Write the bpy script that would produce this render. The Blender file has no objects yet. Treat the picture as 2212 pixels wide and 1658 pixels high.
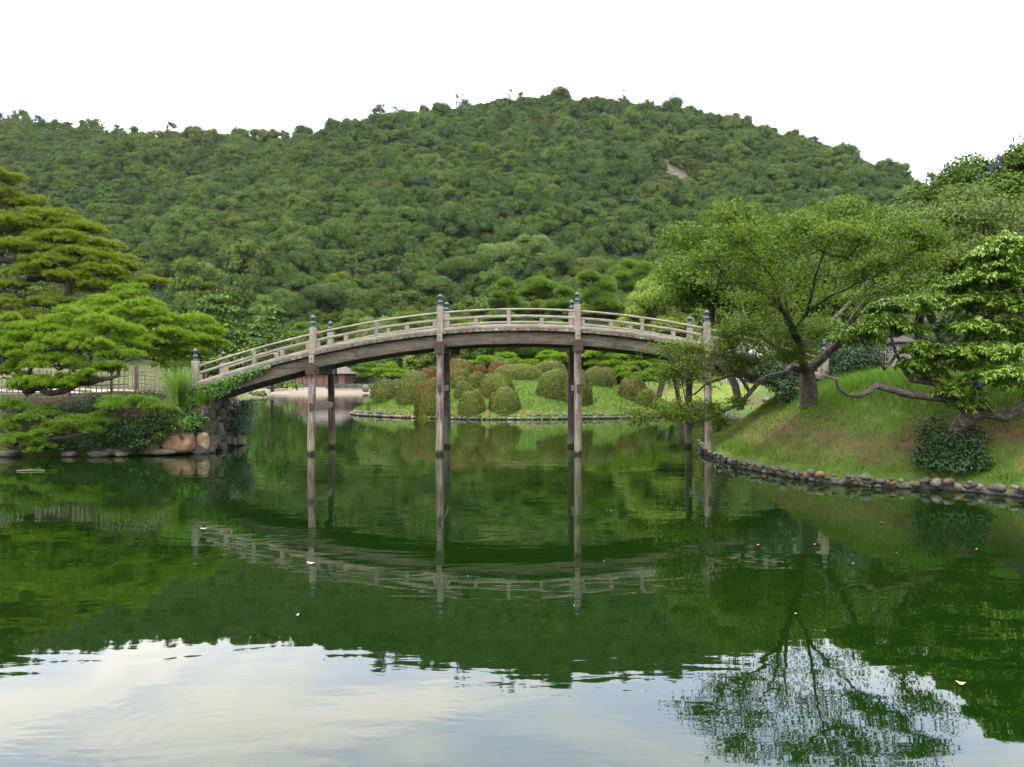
import bpy, bmesh, math, random
import numpy as np
from mathutils import Vector, Matrix, noise

SC = bpy.context.scene
COL = SC.collection
rng = np.random.default_rng(11)
random.seed(5)
R = math.radians

# ------------------------------------------------------------------ camera
F_PX, CX, HY, CAM_H = 1791.0, 1106.0, 827.5, 2.2       # survey frame: 2212 x 1658
cam_d = bpy.data.cameras.new('camera')
cam_d.sensor_width = 36.0
cam_d.lens = 36.0 * F_PX / 2212.0
cam_d.clip_end = 6000.0
cam_d.clip_start = 0.1
cam = bpy.data.objects.new('camera', cam_d)
COL.objects.link(cam)
cam.location = (0, 0, CAM_H)
cam.rotation_euler = (R(90), 0, 0)
SC.camera = cam

# ------------------------------------------------------------------ world, sun, exposure
SUN_EL, SUN_AZ = R(68), R(235)
W = bpy.data.worlds.new('World')
SC.world = W
W.use_nodes = True
nt = W.node_tree
nt.nodes.clear()
out = nt.nodes.new('ShaderNodeOutputWorld')
bg = nt.nodes.new('ShaderNodeBackground')
bg.inputs['Strength'].default_value = 0.12
sky = nt.nodes.new('ShaderNodeTexSky')
sky.sky_type = 'NISHITA'
sky.sun_disc = False
sky.sun_elevation = SUN_EL
sky.sun_rotation = SUN_AZ
tc = nt.nodes.new('ShaderNodeTexCoord')
mp = nt.nodes.new('ShaderNodeMapping')
mp.inputs['Scale'].default_value = (1.6, 1.6, 6.5)
mp.inputs['Location'].default_value = (0.3, 0.2, 0.15)
n1 = nt.nodes.new('ShaderNodeTexNoise')
n1.inputs['Scale'].default_value = 2.3
n1.inputs['Detail'].default_value = 7
n1.inputs['Roughness'].default_value = 0.52
n1.inputs['Distortion'].default_value = 0.4
cr = nt.nodes.new('ShaderNodeValToRGB')
cr.color_ramp.elements[0].position = 0.40
cr.color_ramp.elements[0].color = (0.62, 0.72, 0.92, 1)
cr.color_ramp.elements[1].position = 0.62
cr.color_ramp.elements[1].color = (1.08, 1.03, 0.97, 1)
e = cr.color_ramp.elements.new(0.5)
e.color = (0.82, 0.84, 0.91, 1)
sc_ = nt.nodes.new('ShaderNodeVectorMath')
sc_.operation = 'SCALE'
sc_.inputs['Scale'].default_value = 14.5
mx = nt.nodes.new('ShaderNodeMix')
mx.data_type = 'RGBA'
mx.inputs['Factor'].default_value = 0.9
L = nt.links.new
L(tc.outputs['Generated'], mp.inputs['Vector'])
L(mp.outputs[0], n1.inputs['Vector'])
L(n1.outputs['Fac'], cr.inputs['Fac'])
sx_ = nt.nodes.new('ShaderNodeSeparateXYZ')
L(tc.outputs['Generated'], sx_.inputs[0])
mz = nt.nodes.new('ShaderNodeMath'); mz.operation = 'MULTIPLY_ADD'; mz.use_clamp = False
mc = nt.nodes.new('ShaderNodeMath'); mc.operation = 'MAXIMUM'; mc.inputs[1].default_value = 0.0
L(sx_.outputs[2], mc.inputs[0]); L(mc.outputs[0], mz.inputs[0])
mz.inputs[1].default_value = 0.85; mz.inputs[2].default_value = 0.86      # standard overcast sky: brighter overhead
mk = nt.nodes.new('ShaderNodeMath'); mk.operation = 'MULTIPLY'; mk.inputs[1].default_value = 14.5
L(mz.outputs[0], mk.inputs[0]); L(mk.outputs[0], sc_.inputs['Scale'])
L(cr.outputs['Color'], sc_.inputs[0])
L(sky.outputs['Color'], mx.inputs[6])
L(sc_.outputs[0], mx.inputs[7])
L(mx.outputs[2], bg.inputs['Color'])
L(bg.outputs[0], out.inputs['Surface'])

sun_d = bpy.data.lights.new('sun', 'SUN')
sun_d.energy = 1.5
sun_d.angle = R(14)
sun_d.color = (1.0, 0.96, 0.88)
sun = bpy.data.objects.new('sun', sun_d)
COL.objects.link(sun)
sd = Vector((math.sin(SUN_AZ) * math.cos(SUN_EL), math.cos(SUN_AZ) * math.cos(SUN_EL), math.sin(SUN_EL)))
sun.rotation_euler = sd.to_track_quat('Z', 'Y').to_euler()
sun.location = (0, 0, 300)

vs = SC.view_settings
vs.view_transform = 'Standard'
vs.look = 'None'
vs.gamma = 1.0
vs.use_curve_mapping = False
vs.exposure = 1.42
cy = SC.cycles
cy.max_bounces = 6
cy.diffuse_bounces = 3
cy.glossy_bounces = 3
cy.transmission_bounces = 4
cy.volume_bounces = 0
cy.transparent_max_bounces = 8
cy.caustics_reflective = False
cy.caustics_refractive = False
cy.sample_clamp_indirect = 6.0

# ------------------------------------------------------------------ helpers
def at(px, py, d):
    """survey direction (px, py) at real distance d -> metres"""
    return np.array(((px - CX) / F_PX * d, d, CAM_H + (HY - py) / F_PX * d))

def M_(px, d):
    return px * d / F_PX

class MB:
    """collects faces of any size, with a material slot each"""
    def __init__(s):
        s.V, s.n, s.loops, s.cnt, s.mi = [], 0, [], [], []
    def add(s, V, F, mat=0):
        V = np.asarray(V, dtype=np.float64).reshape(-1, 3)
        F = np.asarray(F, dtype=np.int64)
        if len(F) == 0: return s
        s.V.append(V)
        s.loops.append((F + s.n).ravel())
        s.cnt.append(np.full(len(F), F.shape[1]))
        s.mi.append(np.full(len(F), mat))
        s.n += len(V)
        return s
    def ngon(s, V, mat=0):
        V = np.asarray(V, dtype=np.float64).reshape(-1, 3)
        return s.add(V, np.arange(len(V))[None, :], mat)
    def mesh(s, name, mats, smooth=False):
        me = bpy.data.meshes.new(name)
        if s.n == 0:
            return me
        V = np.concatenate(s.V); lp = np.concatenate(s.loops)
        cnt = np.concatenate(s.cnt); mi = np.concatenate(s.mi)
        me.vertices.add(len(V)); me.vertices.foreach_set('co', V.astype(np.float32).ravel())
        me.loops.add(len(lp)); me.loops.foreach_set('vertex_index', lp.astype(np.int32))
        me.polygons.add(len(cnt))
        st = np.concatenate(([0], np.cumsum(cnt)[:-1]))
        me.polygons.foreach_set('loop_start', st.astype(np.int32))
        me.polygons.foreach_set('material_index', mi.astype(np.int32))
        if smooth:
            me.polygons.foreach_set('use_smooth', np.ones(len(cnt), dtype=bool))
        me.update(calc_edges=True)
        for m in (mats if isinstance(mats, (list, tuple)) else [mats]):
            me.materials.append(m)
        return me

def obj(name, me, parent=None, loc=None):
    o = bpy.data.objects.new(name, me)
    COL.objects.link(o)
    if parent is not None: o.parent = parent
    if loc is not None: o.location = loc
    return o

def tag(o, label, cat, group=None):
    o['label'] = label; o['category'] = cat
    if group: o['group'] = group
    return o

def thing(name, label, cat, loc=(0, 0, 0), group=None):
    o = bpy.data.objects.new(name, None)
    o.empty_display_size = 0.2
    COL.objects.link(o)
    o.location = loc
    return tag(o, label, cat, group)

def struct(o, kind='structure'):
    o['kind'] = kind
    return o

def nrm(v):
    v = np.asarray(v, float)
    return v / np.maximum(np.linalg.norm(v, axis=-1, keepdims=True), 1e-9)

def rand_dirs(n):
    return nrm(rng.normal(size=(n, 3)))

def smooth01(t):
    t = np.clip(t, 0, 1)
    return t * t * (3 - 2 * t)

def vnoise(P, scale, seed=0.0):
    """cheap smooth 2-D value noise in about -1..1, vectorised"""
    x = P[..., 0] * scale + seed * 17.13; y = P[..., 1] * scale + seed * 5.71
    return (np.sin(x * 1.0 + 1.7 * np.sin(y * .63 + seed)) + np.sin(y * 1.27 + 1.3 * np.sin(x * .81 + 2.1)) +
            .6 * np.sin(x * 2.3 - y * 1.9 + 1.1) + .4 * np.sin(x * 3.9 + y * 4.3)) / 3.0

def tube(pts, rad, sides=7, rough=0.0):
    pts = np.asarray(pts, float); n = len(pts)
    rad = np.broadcast_to(np.asarray(rad, float), (n,)).copy()
    t = nrm(np.gradient(pts, axis=0))
    u = np.cross(t[0], (0.31, 0.17, 0.93)); 
    if np.linalg.norm(u) < 1e-3: u = np.cross(t[0], (1, 0, 0))
    u = nrm(u); U = [u]
    for i in range(1, n):
        u = U[-1] - t[i] * np.dot(U[-1], t[i]); U.append(nrm(u))
    U = np.array(U); Vv = np.cross(t, U)
    a = np.linspace(0, 2 * math.pi, sides, endpoint=False)
    rr = rad[:, None] * np.ones(sides)
    if rough: rr = rr * (1 + rough * rng.uniform(-1, 1, (n, sides)))
    V = pts[:, None, :] + rr[:, :, None] * (np.cos(a)[None, :, None] * U[:, None, :] + np.sin(a)[None, :, None] * Vv[:, None, :])
    F = []
    for i in range(n - 1):
        for j in range(sides):
            k = (j + 1) % sides
            F.append((i * sides + j, i * sides + k, (i + 1) * sides + k, (i + 1) * sides + j))
    return V.reshape(-1, 3), np.array(F)

def add_tube(mb, pts, rad, sides=7, rough=0.0, mat=0, caps=True):
    V, F = tube(pts, rad, sides, rough)
    mb.add(V, F, mat)
    if caps:
        mb.ngon(V[:sides][::-1], mat); mb.ngon(V[-sides:], mat)

BOXF = np.array([(0, 3, 2, 1), (4, 5, 6, 7), (0, 1, 5, 4), (1, 2, 6, 5), (2, 3, 7, 6), (3, 0, 4, 7)])
def box_v(c, s):
    c = np.asarray(c, float); x, y, z = np.asarray(s, float) / 2
    return c + np.array([(-x, -y, -z), (x, -y, -z), (x, y, -z), (-x, y, -z), (-x, -y, z), (x, -y, z), (x, y, z), (-x, y, z)])
def add_box(mb, c, s, mat=0):
    mb.add(box_v(c, s), BOXF, mat)

def bev_box(name, size, mat, bevel=0.012, jitter=0.0):
    bm = bmesh.new()
    bmesh.ops.create_cube(bm, size=1.0)
    for v in bm.verts:
        v.co = Vector((v.co.x * size[0], v.co.y * size[1], v.co.z * size[2]))
    bmesh.ops.bevel(bm, geom=bm.edges[:], offset=bevel, segments=1, affect='EDGES')
    if jitter:
        for v in bm.verts: v.co += Vector(rng.normal(size=3) * jitter)
    me = bpy.data.meshes.new(name); bm.to_mesh(me); bm.free()
    me.materials.append(mat)
    return me

def sweep(mb, path, prof, mat=0):
    """path (n,3) in an XZ plane (constant y); prof (k,2) = (y offset, normal offset)"""
    path = np.asarray(path, float); prof = np.asarray(prof, float); n, k = len(path), len(prof)
    t = nrm(np.gradient(path, axis=0)); nn = np.stack([-t[:, 2], 0 * t[:, 0], t[:, 0]], 1)
    V = path[:, None, :] + prof[None, :, 0, None] * np.array([0, 1, 0]) + prof[None, :, 1, None] * nn[:, None, :]
    F = [(i * k + j, i * k + (j + 1) % k, (i + 1) * k + (j + 1) % k, (i + 1) * k + j) for i in range(n - 1) for j in range(k)]
    V = V.reshape(-1, 3)
    mb.add(V, F, mat); mb.ngon(V[:k][::-1], mat); mb.ngon(V[-k:], mat)

def rect(w, h, c=0.012):
    w /= 2; h /= 2
    return [(-w + c, -h), (w - c, -h), (w, -h + c), (w, h - c), (w - c, h), (-w + c, h), (-w, h - c), (-w, -h + c)]

def rhombus(P, D, N, Lh, Wd):
    """leaf quads: base P, direction D, normal N, length, width"""
    P = np.asarray(P); D = nrm(D); S = nrm(np.cross(D, N))
    Lh = np.broadcast_to(np.asarray(Lh, float), (len(P),))[:, None]; Wd = np.broadcast_to(np.asarray(Wd, float), (len(P),))[:, None]
    mid = P + D * Lh * .45
    nn = np.cross(S, D)
    V = np.stack([P, mid + S * Wd / 2 + nn * Lh * .05, P + D * Lh, mid - S * Wd / 2 + nn * Lh * .05], 1)
    F = np.arange(len(P) * 4).reshape(-1, 4)
    return V.reshape(-1, 3), F

def needles(P, A, k, Ln, wd, spread):
    """tufts: k thin triangles from every point P fanned about axis A"""
    n = len(P)
    A = np.repeat(nrm(A), k, 0); Pp = np.repeat(P, k, 0)
    D = nrm(A + rand_dirs(n * k) * spread)
    S = nrm(np.cross(D, rand_dirs(n * k)))
    ln = (Ln * rng.uniform(.7, 1.15, n * k))[:, None]
    V = np.stack([Pp - S * wd / 2, Pp + S * wd / 2, Pp + D * ln], 1)
    return V.reshape(-1, 3), np.arange(n * k * 3).reshape(-1, 3)

def in_poly(P, poly):
    x, y = P[..., 0], P[..., 1]; inside = np.zeros(x.shape, bool); n = len(poly)
    for i in range(n):
        x1, y1 = poly[i]; x2, y2 = poly[(i + 1) % n]
        c = ((y1 > y) != (y2 > y)) & (x < (x2 - x1) * (y - y1) / (y2 - y1 + 1e-12) + x1)
        inside ^= c
    return inside

def poly_dist(P, poly):
    d = np.full(P.shape[:-1], 1e9); n = len(poly)
    for i in range(n):
        a = np.array(poly[i], float); b = np.array(poly[(i + 1) % n], float); ab = b - a
        t = np.clip(((P - a) @ ab) / (ab @ ab + 1e-12), 0, 1)
        q = a + t[..., None] * ab
        d = np.minimum(d, np.linalg.norm(P - q, axis=-1))
    return d

class Skel:
    """branch skeleton; radii follow a pipe model"""
    def __init__(s, root):
        s.p = [np.asarray(root, float)]; s.par = [-1]; s.mr = {}
    def path(s, i, pts, wig=0.0, step=None, rr=None):
        n0 = len(s.p)
        i = s._path(i, pts, wig, step)
        if rr:
            for k in range(n0, len(s.p)): s.mr[k] = rr[0] + (rr[1] - rr[0]) * (k - n0) / max(1, len(s.p) - 1 - n0)
        return i
    def _path(s, i, pts, wig=0.0, step=None):
        for q in pts:
            q = np.asarray(q, float); a = s.p[i]
            m = max(1, int(np.linalg.norm(q - a) / step)) if step else 1
            for k in range(1, m + 1):
                w = rng.normal(size=3) * wig * (0 if k == m else 1)
                s.p.append(a + (q - a) * k / m + w); s.par.append(i); i = len(s.p) - 1
        return i
    def near(s, q, below=0.3):
        P = np.array(s.p); d = P - q
        c = np.linalg.norm(d, axis=1) + below * np.maximum(d[:, 2], 0) * 2
        return int(np.argmin(c))
    def reach(s, q, wig=0.05, sag=0.0, step=0.3, lo=0):
        q = np.asarray(q, float); i = s.near(q)
        a = s.p[i]; L_ = np.linalg.norm(q - a)
        if L_ < 0.05: return i
        mid = (a + q) / 2 + np.array([0, 0, sag * L_]) + rng.normal(size=3) * wig * L_
        m = max(2, int(L_ / step)); ts = np.linspace(0, 1, m + 1)[1:]
        for t in ts:
            v = (1 - t) ** 2 * a + 2 * t * (1 - t) * mid + t * t * q + (rng.normal(size=3) * wig * .25 * L_ / m if t < 1 else 0)
            s.p.append(v); s.par.append(i); i = len(s.p) - 1
        return i
    def build(s, mb, root_r, tip=0.006, power=2.3, mat=0, sides=7):
        n = len(s.p); r = np.zeros(n); ch = [[] for _ in range(n)]
        for i in range(n - 1, 0, -1): ch[s.par[i]].append(i)
        for i in range(n - 1, -1, -1):
            r[i] = tip if not ch[i] else max((sum(r[c] ** power for c in ch[i])) ** (1 / power), tip * 1.0)
        r = np.maximum(r * root_r / r[0], tip)
        for k, v in s.mr.items(): r[k] = v
        st = [(0, None)]
        while st:
            i, pre = st.pop()
            ch_ = [i] if pre is None else [pre, i]
            while ch[i]:
                c = sorted(ch[i], key=lambda q: -r[q])
                for o_ in c[1:]: st.append((o_, i))
                i = c[0]; ch_.append(i)
            if len(ch_) > 1:
                rr = r[ch_].copy()
                if pre is not None: rr[0] = rr[1]
                mr = rr.max()
                add_tube(mb, np.array(s.p)[ch_], rr, sides if mr > .05 else (5 if mr > .02 else 3), .1, mat)

# ------------------------------------------------------------------ materials
def new_mat(name):
    m = bpy.data.materials.new(name); m.use_nodes = True
    t = m.node_tree; t.nodes.clear()
    o = t.nodes.new('ShaderNodeOutputMaterial')
    p = t.nodes.new('ShaderNodeBsdfPrincipled')
    t.links.new(p.outputs[0], o.inputs['Surface'])
    return m, t, p, o

def ramp(t, fac, stops):
    r = t.nodes.new('ShaderNodeValToRGB')
    el = r.color_ramp.elements
    while len(el) < len(stops): el.new(0.5)
    for e_, (p_, c_) in zip(el, stops):
        e_.position = p_; e_.color = (*c_, 1)
    t.links.new(fac, r.inputs['Fac'])
    return r.outputs['Color']

def noise_n(t, vec, scale, detail=4, rough=.55, dist=0.0):
    n = t.nodes.new('ShaderNodeTexNoise')
    n.inputs['Scale'].default_value = scale; n.inputs['Detail'].default_value = detail
    n.inputs['Roughness'].default_value = rough; n.inputs['Distortion'].default_value = dist
    if vec is not None: t.links.new(vec, n.inputs['Vector'])
    return n.outputs['Fac']

def mapped(t, kind='Object', scale=(1, 1, 1)):
    c = t.nodes.new('ShaderNodeTexCoord'); m = t.nodes.new('ShaderNodeMapping')
    m.inputs['Scale'].default_value = scale
    t.links.new(c.outputs[kind], m.inputs['Vector'])
    return m.outputs[0]

def pos(t):
    return t.nodes.new('ShaderNodeNewGeometry').outputs['Position']

def mixc(t, fac, a, b, mode='MIX'):
    m = t.nodes.new('ShaderNodeMix'); m.data_type = 'RGBA'; m.blend_type = mode
    if isinstance(fac, (int, float)): m.inputs['Factor'].default_value = fac
    else: t.links.new(fac, m.inputs['Factor'])
    for s_, v in ((6, a), (7, b)):
        if isinstance(v, tuple): m.inputs[s_].default_value = (*v, 1)
        else: t.links.new(v, m.inputs[s_])
    return m.outputs[2]

def math_n(t, op, a, b=None, c=None):
    m = t.nodes.new('ShaderNodeMath'); m.operation = op
    for i, v in enumerate((a, b, c)):
        if v is None: continue
        if isinstance(v, (int, float)): m.inputs[i].default_value = v
        else: t.links.new(v, m.inputs[i])
    return m.outputs[0]

def bump(t, p, h, strength=.4, dist=.02):
    b = t.nodes.new('ShaderNodeBump'); b.inputs['Strength'].default_value = strength; b.inputs['Distance'].default_value = dist
    t.links.new(h, b.inputs['Height']); t.links.new(b.outputs[0], p.inputs['Normal'])

def leaf_mat(name, stops, transl=.3, rough=.5, spec=.25, patch=1.0, patch_amt=.35, objvar=0.0):
    """leaf colours: random per leaf, drifting in soft patches through the crown, a little per plant"""
    m, t, p, o = new_mat(name)
    g = t.nodes.new('ShaderNodeNewGeometry')
    nz = noise_n(t, g.outputs['Position'], patch, 3)
    f = math_n(t, 'ADD', math_n(t, 'MULTIPLY', g.outputs['Random Per Island'], 1 - patch_amt), math_n(t, 'MULTIPLY', nz, patch_amt))
    if objvar:
        oi = t.nodes.new('ShaderNodeObjectInfo')
        f = math_n(t, 'ADD', math_n(t, 'MULTIPLY', f, 1 - objvar), math_n(t, 'MULTIPLY', oi.outputs['Random'], objvar))
    c = ramp(t, f, stops)
    t.links.new(c, p.inputs['Base Color'])
    p.inputs['Roughness'].default_value = rough
    p.inputs['Specular IOR Level'].default_value = spec
    tr = t.nodes.new('ShaderNodeBsdfTranslucent')
    c2 = mixc(t, 1.0, c, (1.15, 1.15, .55), 'MULTIPLY')
    t.links.new(c2, tr.inputs['Color'])
    ms = t.nodes.new('ShaderNodeMixShader'); ms.inputs[0].default_value = transl
    t.links.new(p.outputs[0], ms.inputs[1]); t.links.new(tr.outputs[0], ms.inputs[2])
    t.links.new(ms.outputs[0], o.inputs['Surface'])
    return m

def plain(name, col, rough=.7, metal=0.0, var=.25, scale=8, spec=.3, bump_d=0.0):
    m, t, p, o = new_mat(name)
    nz = noise_n(t, mapped(t), scale, 5)
    c = ramp(t, nz, [(.3, tuple(x * (1 - var) for x in col)), (.7, tuple(x * (1 + var) for x in col))])
    t.links.new(c, p.inputs['Base Color'])
    p.inputs['Roughness'].default_value = rough; p.inputs['Metallic'].default_value = metal
    p.inputs['Specular IOR Level'].default_value = spec
    if bump_d: bump(t, p, nz, .6, bump_d)
    return m

def wood_mat(name, stops, stretch, algae=False, moss=False):
    m, t, p, o = new_mat(name)
    ps = pos(t)
    mpn = t.nodes.new('ShaderNodeMapping'); mpn.inputs['Scale'].default_value = stretch
    t.links.new(ps, mpn.inputs['Vector'])
    g1 = noise_n(t, mpn.outputs[0], 1.0, 6, .6, .3)
    g2 = noise_n(t, ps, 1.6, 4)
    f = math_n(t, 'ADD', math_n(t, 'MULTIPLY', g1, .7), math_n(t, 'MULTIPLY', g2, .3))
    c = ramp(t, f, stops)
    if moss:
        mm = ramp(t, noise_n(t, ps, 3.2, 6, .65), [(.56, (0, 0, 0)), (.68, (1, 1, 1))])
        c = mixc(t, mm, c, (.045, .055, .025))
    if algae:
        sp = t.nodes.new('ShaderNodeSeparateXYZ'); t.links.new(ps, sp.inputs[0])
        zz = math_n(t, 'SUBTRACT', sp.outputs[2], math_n(t, 'MULTIPLY', noise_n(t, ps, 7, 3), .22))
        w1 = ramp(t, math_n(t, 'ADD', zz, .5), [(.47, (1, 1, 1)), (.56, (0, 0, 0))])
        w2 = ramp(t, math_n(t, 'ADD', math_n(t, 'MULTIPLY', zz, .5), .5), [(.5, (.7, .7, .7)), (.78, (0, 0, 0))])
        c = mixc(t, w2, c, (.12, .125, .05)); c = mixc(t, w1, c, (.012, .013, .008))
    t.links.new(c, p.inputs['Base Color'])
    p.inputs['Roughness'].default_value = .8; p.inputs['Specular IOR Level'].default_value = .2
    bump(t, p, g1, .5, .012)
    return m

MAT = {}
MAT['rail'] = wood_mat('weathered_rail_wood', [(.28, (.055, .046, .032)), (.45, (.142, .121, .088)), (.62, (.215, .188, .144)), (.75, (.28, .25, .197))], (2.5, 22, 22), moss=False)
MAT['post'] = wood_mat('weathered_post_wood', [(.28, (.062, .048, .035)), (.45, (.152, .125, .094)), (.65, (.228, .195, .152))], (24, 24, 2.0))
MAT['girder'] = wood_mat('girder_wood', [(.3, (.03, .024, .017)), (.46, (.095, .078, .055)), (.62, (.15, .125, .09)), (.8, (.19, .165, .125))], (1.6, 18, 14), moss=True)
MAT['pile'] = wood_mat('pile_wood', [(.32, (.020, .013, .010)), (.43, (.075, .052, .040)), (.54, (.15, .122, .096)), (.68, (.27, .24, .20))], (17, 17, .9), algae=True)
MAT['darkpile'] = wood_mat('dark_pile_wood', [(.3, (.015, .011, .009)), (.5, (.05, .038, .030)), (.68, (.13, .11, .09))], (17, 17, .9), algae=True)
MAT['deckedge'] = wood_mat('mossy_deck_wood', [(.3, (.03, .03, .018)), (.5, (.085, .075, .05)), (.64, (.19, .175, .135)), (.72, (.40, .38, .33))], (9, 5, 6), moss=True)
MAT['copper'] = plain('brown_copper', (.036, .020, .013), .65, .1, .35, 14)
MAT['bronze'] = plain('dark_bronze', (.030, .040, .048), .38, .55, .4, 22, .5)
MAT['bamboo'] = plain('old_bamboo', (.20, .165, .12), .6, 0, .45, 6)
MAT['bamboo_dark'] = plain('dark_bamboo', (.10, .078, .058), .7, 0, .4, 6)
MAT['bark'] = plain('bark_brown', (.055, .042, .032), .9, 0, .5, 7, .15, .02)
def bark_mat(name, a, b, moss):
    m, t, p, o = new_mat(name)
    ps = pos(t)
    g1 = noise_n(t, ps, 9, 7, .7, .6); g2 = noise_n(t, ps, 2.2, 5, .6)
    c = ramp(t, g1, [(.32, tuple(x * .35 for x in a)), (.5, a), (.72, b)])
    c = mixc(t, ramp(t, g2, [(.48, (0, 0, 0)), (.66, (.85, .85, .85))]), c, moss)
    t.links.new(c, p.inputs['Base Color']); p.inputs['Roughness'].default_value = .9; p.inputs['Specular IOR Level'].default_value = .15
    bump(t, p, g1, .9, .035)
    return m
MAT['barkgrey'] = bark_mat('bark_grey', (.070, .056, .044), (.17, .145, .12), (.040, .045, .018))
MAT['barkcherry'] = bark_mat('bark_cherry', (.045, .036, .028), (.12, .098, .078), (.042, .05, .018))
MAT['barkpine'] = plain('bark_pine', (.040, .032, .026), .9, 0, .5, 9, .1, .02)
MAT['barkpale'] = plain('bark_pale', (.22, .19, .155), .9, 0, .3, 4, .1)

def rock_mat(name, a, b, wet=True):
    m, t, p, o = new_mat(name)
    ps = pos(t)
    oi = t.nodes.new('ShaderNodeObjectInfo')
    f = math_n(t, 'ADD', math_n(t, 'MULTIPLY', noise_n(t, ps, 6, 6, .65), .75), math_n(t, 'MULTIPLY', oi.outputs['Random'], .3))
    c = ramp(t, f, [(.3, tuple(x * .55 for x in a)), (.52, a), (.8, b)])
    gm = ramp(t, noise_n(t, ps, 2.7, 6, .65), [(.50, (0, 0, 0)), (.64, (.8, .8, .8))])
    c = mixc(t, gm, c, (.05, .055, .025))
    if wet:
        sp = t.nodes.new('ShaderNodeSeparateXYZ'); t.links.new(ps, sp.inputs[0])
        w1 = ramp(t, math_n(t, 'ADD', sp.outputs[2], .5), [(.515, (1, 1, 1)), (.545, (0, 0, 0))])
        c = mixc(t, w1, c, (.02, .02, .014))
    t.links.new(c, p.inputs['Base Color']); p.inputs['Roughness'].default_value = .8
    p.inputs['Specular IOR Level'].default_value = .25
    bump(t, p, noise_n(t, ps, 25, 5), .5, .02)
    return m
MAT['stone'] = rock_mat('grey_stone', (.060, .052, .041), (.145, .128, .104))
MAT['orange'] = rock_mat('orange_stone', (.20, .12, .062), (.36, .25, .15))
MAT['darkstone'] = rock_mat('dark_stone', (.055, .048, .038), (.13, .11, .085))
MAT['pale'] = rock_mat('pale_stone', (.12, .108, .09), (.22, .20, .17))

G = leaf_mat
MAT['pine'] = G('pine_bright', [(.15, (0.0421, 0.0808, 0.0059)), (.5, (0.1124, 0.1901, 0.0102)), (.85, (0.2061, 0.2946, 0.0183))], .25, .6, .12, 6.0, .55)
MAT['pine_low'] = G('pine_mid', [(.15, (0.0296, 0.0605, 0.0081)), (.5, (0.0801, 0.1485, 0.0130)), (.85, (0.1602, 0.2420, 0.0227))], .25, .6, .12, 6.0, .55)
MAT['pine_olive'] = G('pine_olive', [(.15, (0.0460, 0.0686, 0.0079)), (.5, (0.1173, 0.1599, 0.0127)), (.85, (0.1927, 0.2376, 0.0198))], .25, .6, .12, 3.0, .55)
MAT['pine_tier'] = G('tier_green', [(.15, (0.0179, 0.0445, 0.0062)), (.5, (0.0498, 0.1010, 0.0111)), (.85, (0.1097, 0.1779, 0.0172))], .25, .65, .1, .4)
MAT['cherry'] = G('cherry_leaf', [(.15, (0.0250, 0.0434, 0.0036)), (.5, (0.0576, 0.0954, 0.0068)), (.8, (0.0901, 0.1388, 0.0101)), (.97, (0.1402, 0.1678, 0.0228))], .38, .6, .12, 1.0)
MAT['ever'] = G('evergreen_leaf', [(.15, (0.0501, 0.0936, 0.0107)), (.5, (0.1167, 0.2019, 0.0224)), (.9, (0.2223, 0.3053, 0.0402))], .28, .42, .3, 1.6)
MAT['shrub'] = G('dark_shrub_leaf', [(.15, (0.0064, 0.0176, 0.0048)), (.6, (0.0176, 0.0440, 0.0088)), (.95, (0.0480, 0.0880, 0.0160))], .2, .5, .15, 2.0)
MAT['ivy'] = G('ivy_leaf', [(.15, (.02, .05, .008)), (.6, (.055, .13, .015)), (.95, (.16, .22, .03))], .25, .55, .15, 2.0)
MAT['azalea'] = G('azalea_leaf', [(.12, (0.0306, 0.0456, 0.0050)), (.5, (0.0705, 0.0945, 0.0088)), (.85, (0.1164, 0.1368, 0.0139))], .2, .6, .2, 1.2, .4, .15)
MAT['azalea_red'] = G('azalea_red_leaf', [(.12, (0.0500, 0.0221, 0.0063)), (.5, (0.1071, 0.0368, 0.0139)), (.7, (0.1000, 0.0589, 0.0113)), (.9, (0.1499, 0.0638, 0.0221))], .2, .6, .2, 1.2, .5)
MAT['grass'] = G('lawn_grass', [(.1, (0.0301, 0.0624, 0.0061)), (.5, (0.0646, 0.1331, 0.0099)), (.9, (0.1119, 0.2020, 0.0153))], .3, .6, .15, 1.3, .5)
MAT['grassdry'] = G('dry_grass', [(.1, (.05, .06, .012)), (.5, (.11, .105, .022)), (.9, (.17, .17, .04))], .3, .7, .1, 1.3, .4)
MAT['reed'] = G('reed_grass', [(.1, (.05, .11, .016)), (.6, (.12, .23, .035)), (.95, (.25, .33, .09))], .35, .5, .2, 2, .3)
MAT['round'] = G('bright_round_leaf', [(.12, (0.0553, 0.0855, 0.0065)), (.5, (0.1215, 0.1796, 0.0113)), (.9, (0.2210, 0.2736, 0.0162))], .3, .55, .2, .5, .4)
MAT['hillA'] = G('wood_leaf_mid', [(.1, (0.0149, 0.0306, 0.0021)), (.5, (0.0395, 0.0692, 0.0045)), (.9, (0.0721, 0.1054, 0.0076))], .15, .65, .12, .12, .3, .55)
MAT['hillB'] = G('wood_leaf_yellow', [(.1, (0.0189, 0.0336, 0.0021)), (.5, (0.0496, 0.0733, 0.0041)), (.9, (0.0832, 0.1075, 0.0074))], .15, .65, .12, .12, .3, .55)
MAT['hillC'] = G('wood_leaf_dark', [(.1, (0.0118, 0.0277, 0.0022)), (.5, (0.0309, 0.0608, 0.0045)), (.9, (0.0586, 0.0972, 0.0075))], .15, .65, .12, .12, .3, .5)
MAT['hillP'] = G('wood_pine_needles', [(.1, (0.0172, 0.0306, 0.0020)), (.5, (0.0486, 0.0749, 0.0041)), (.9, (0.0829, 0.1135, 0.0069))], .15, .65, .12, .12, .3, .55)
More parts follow.
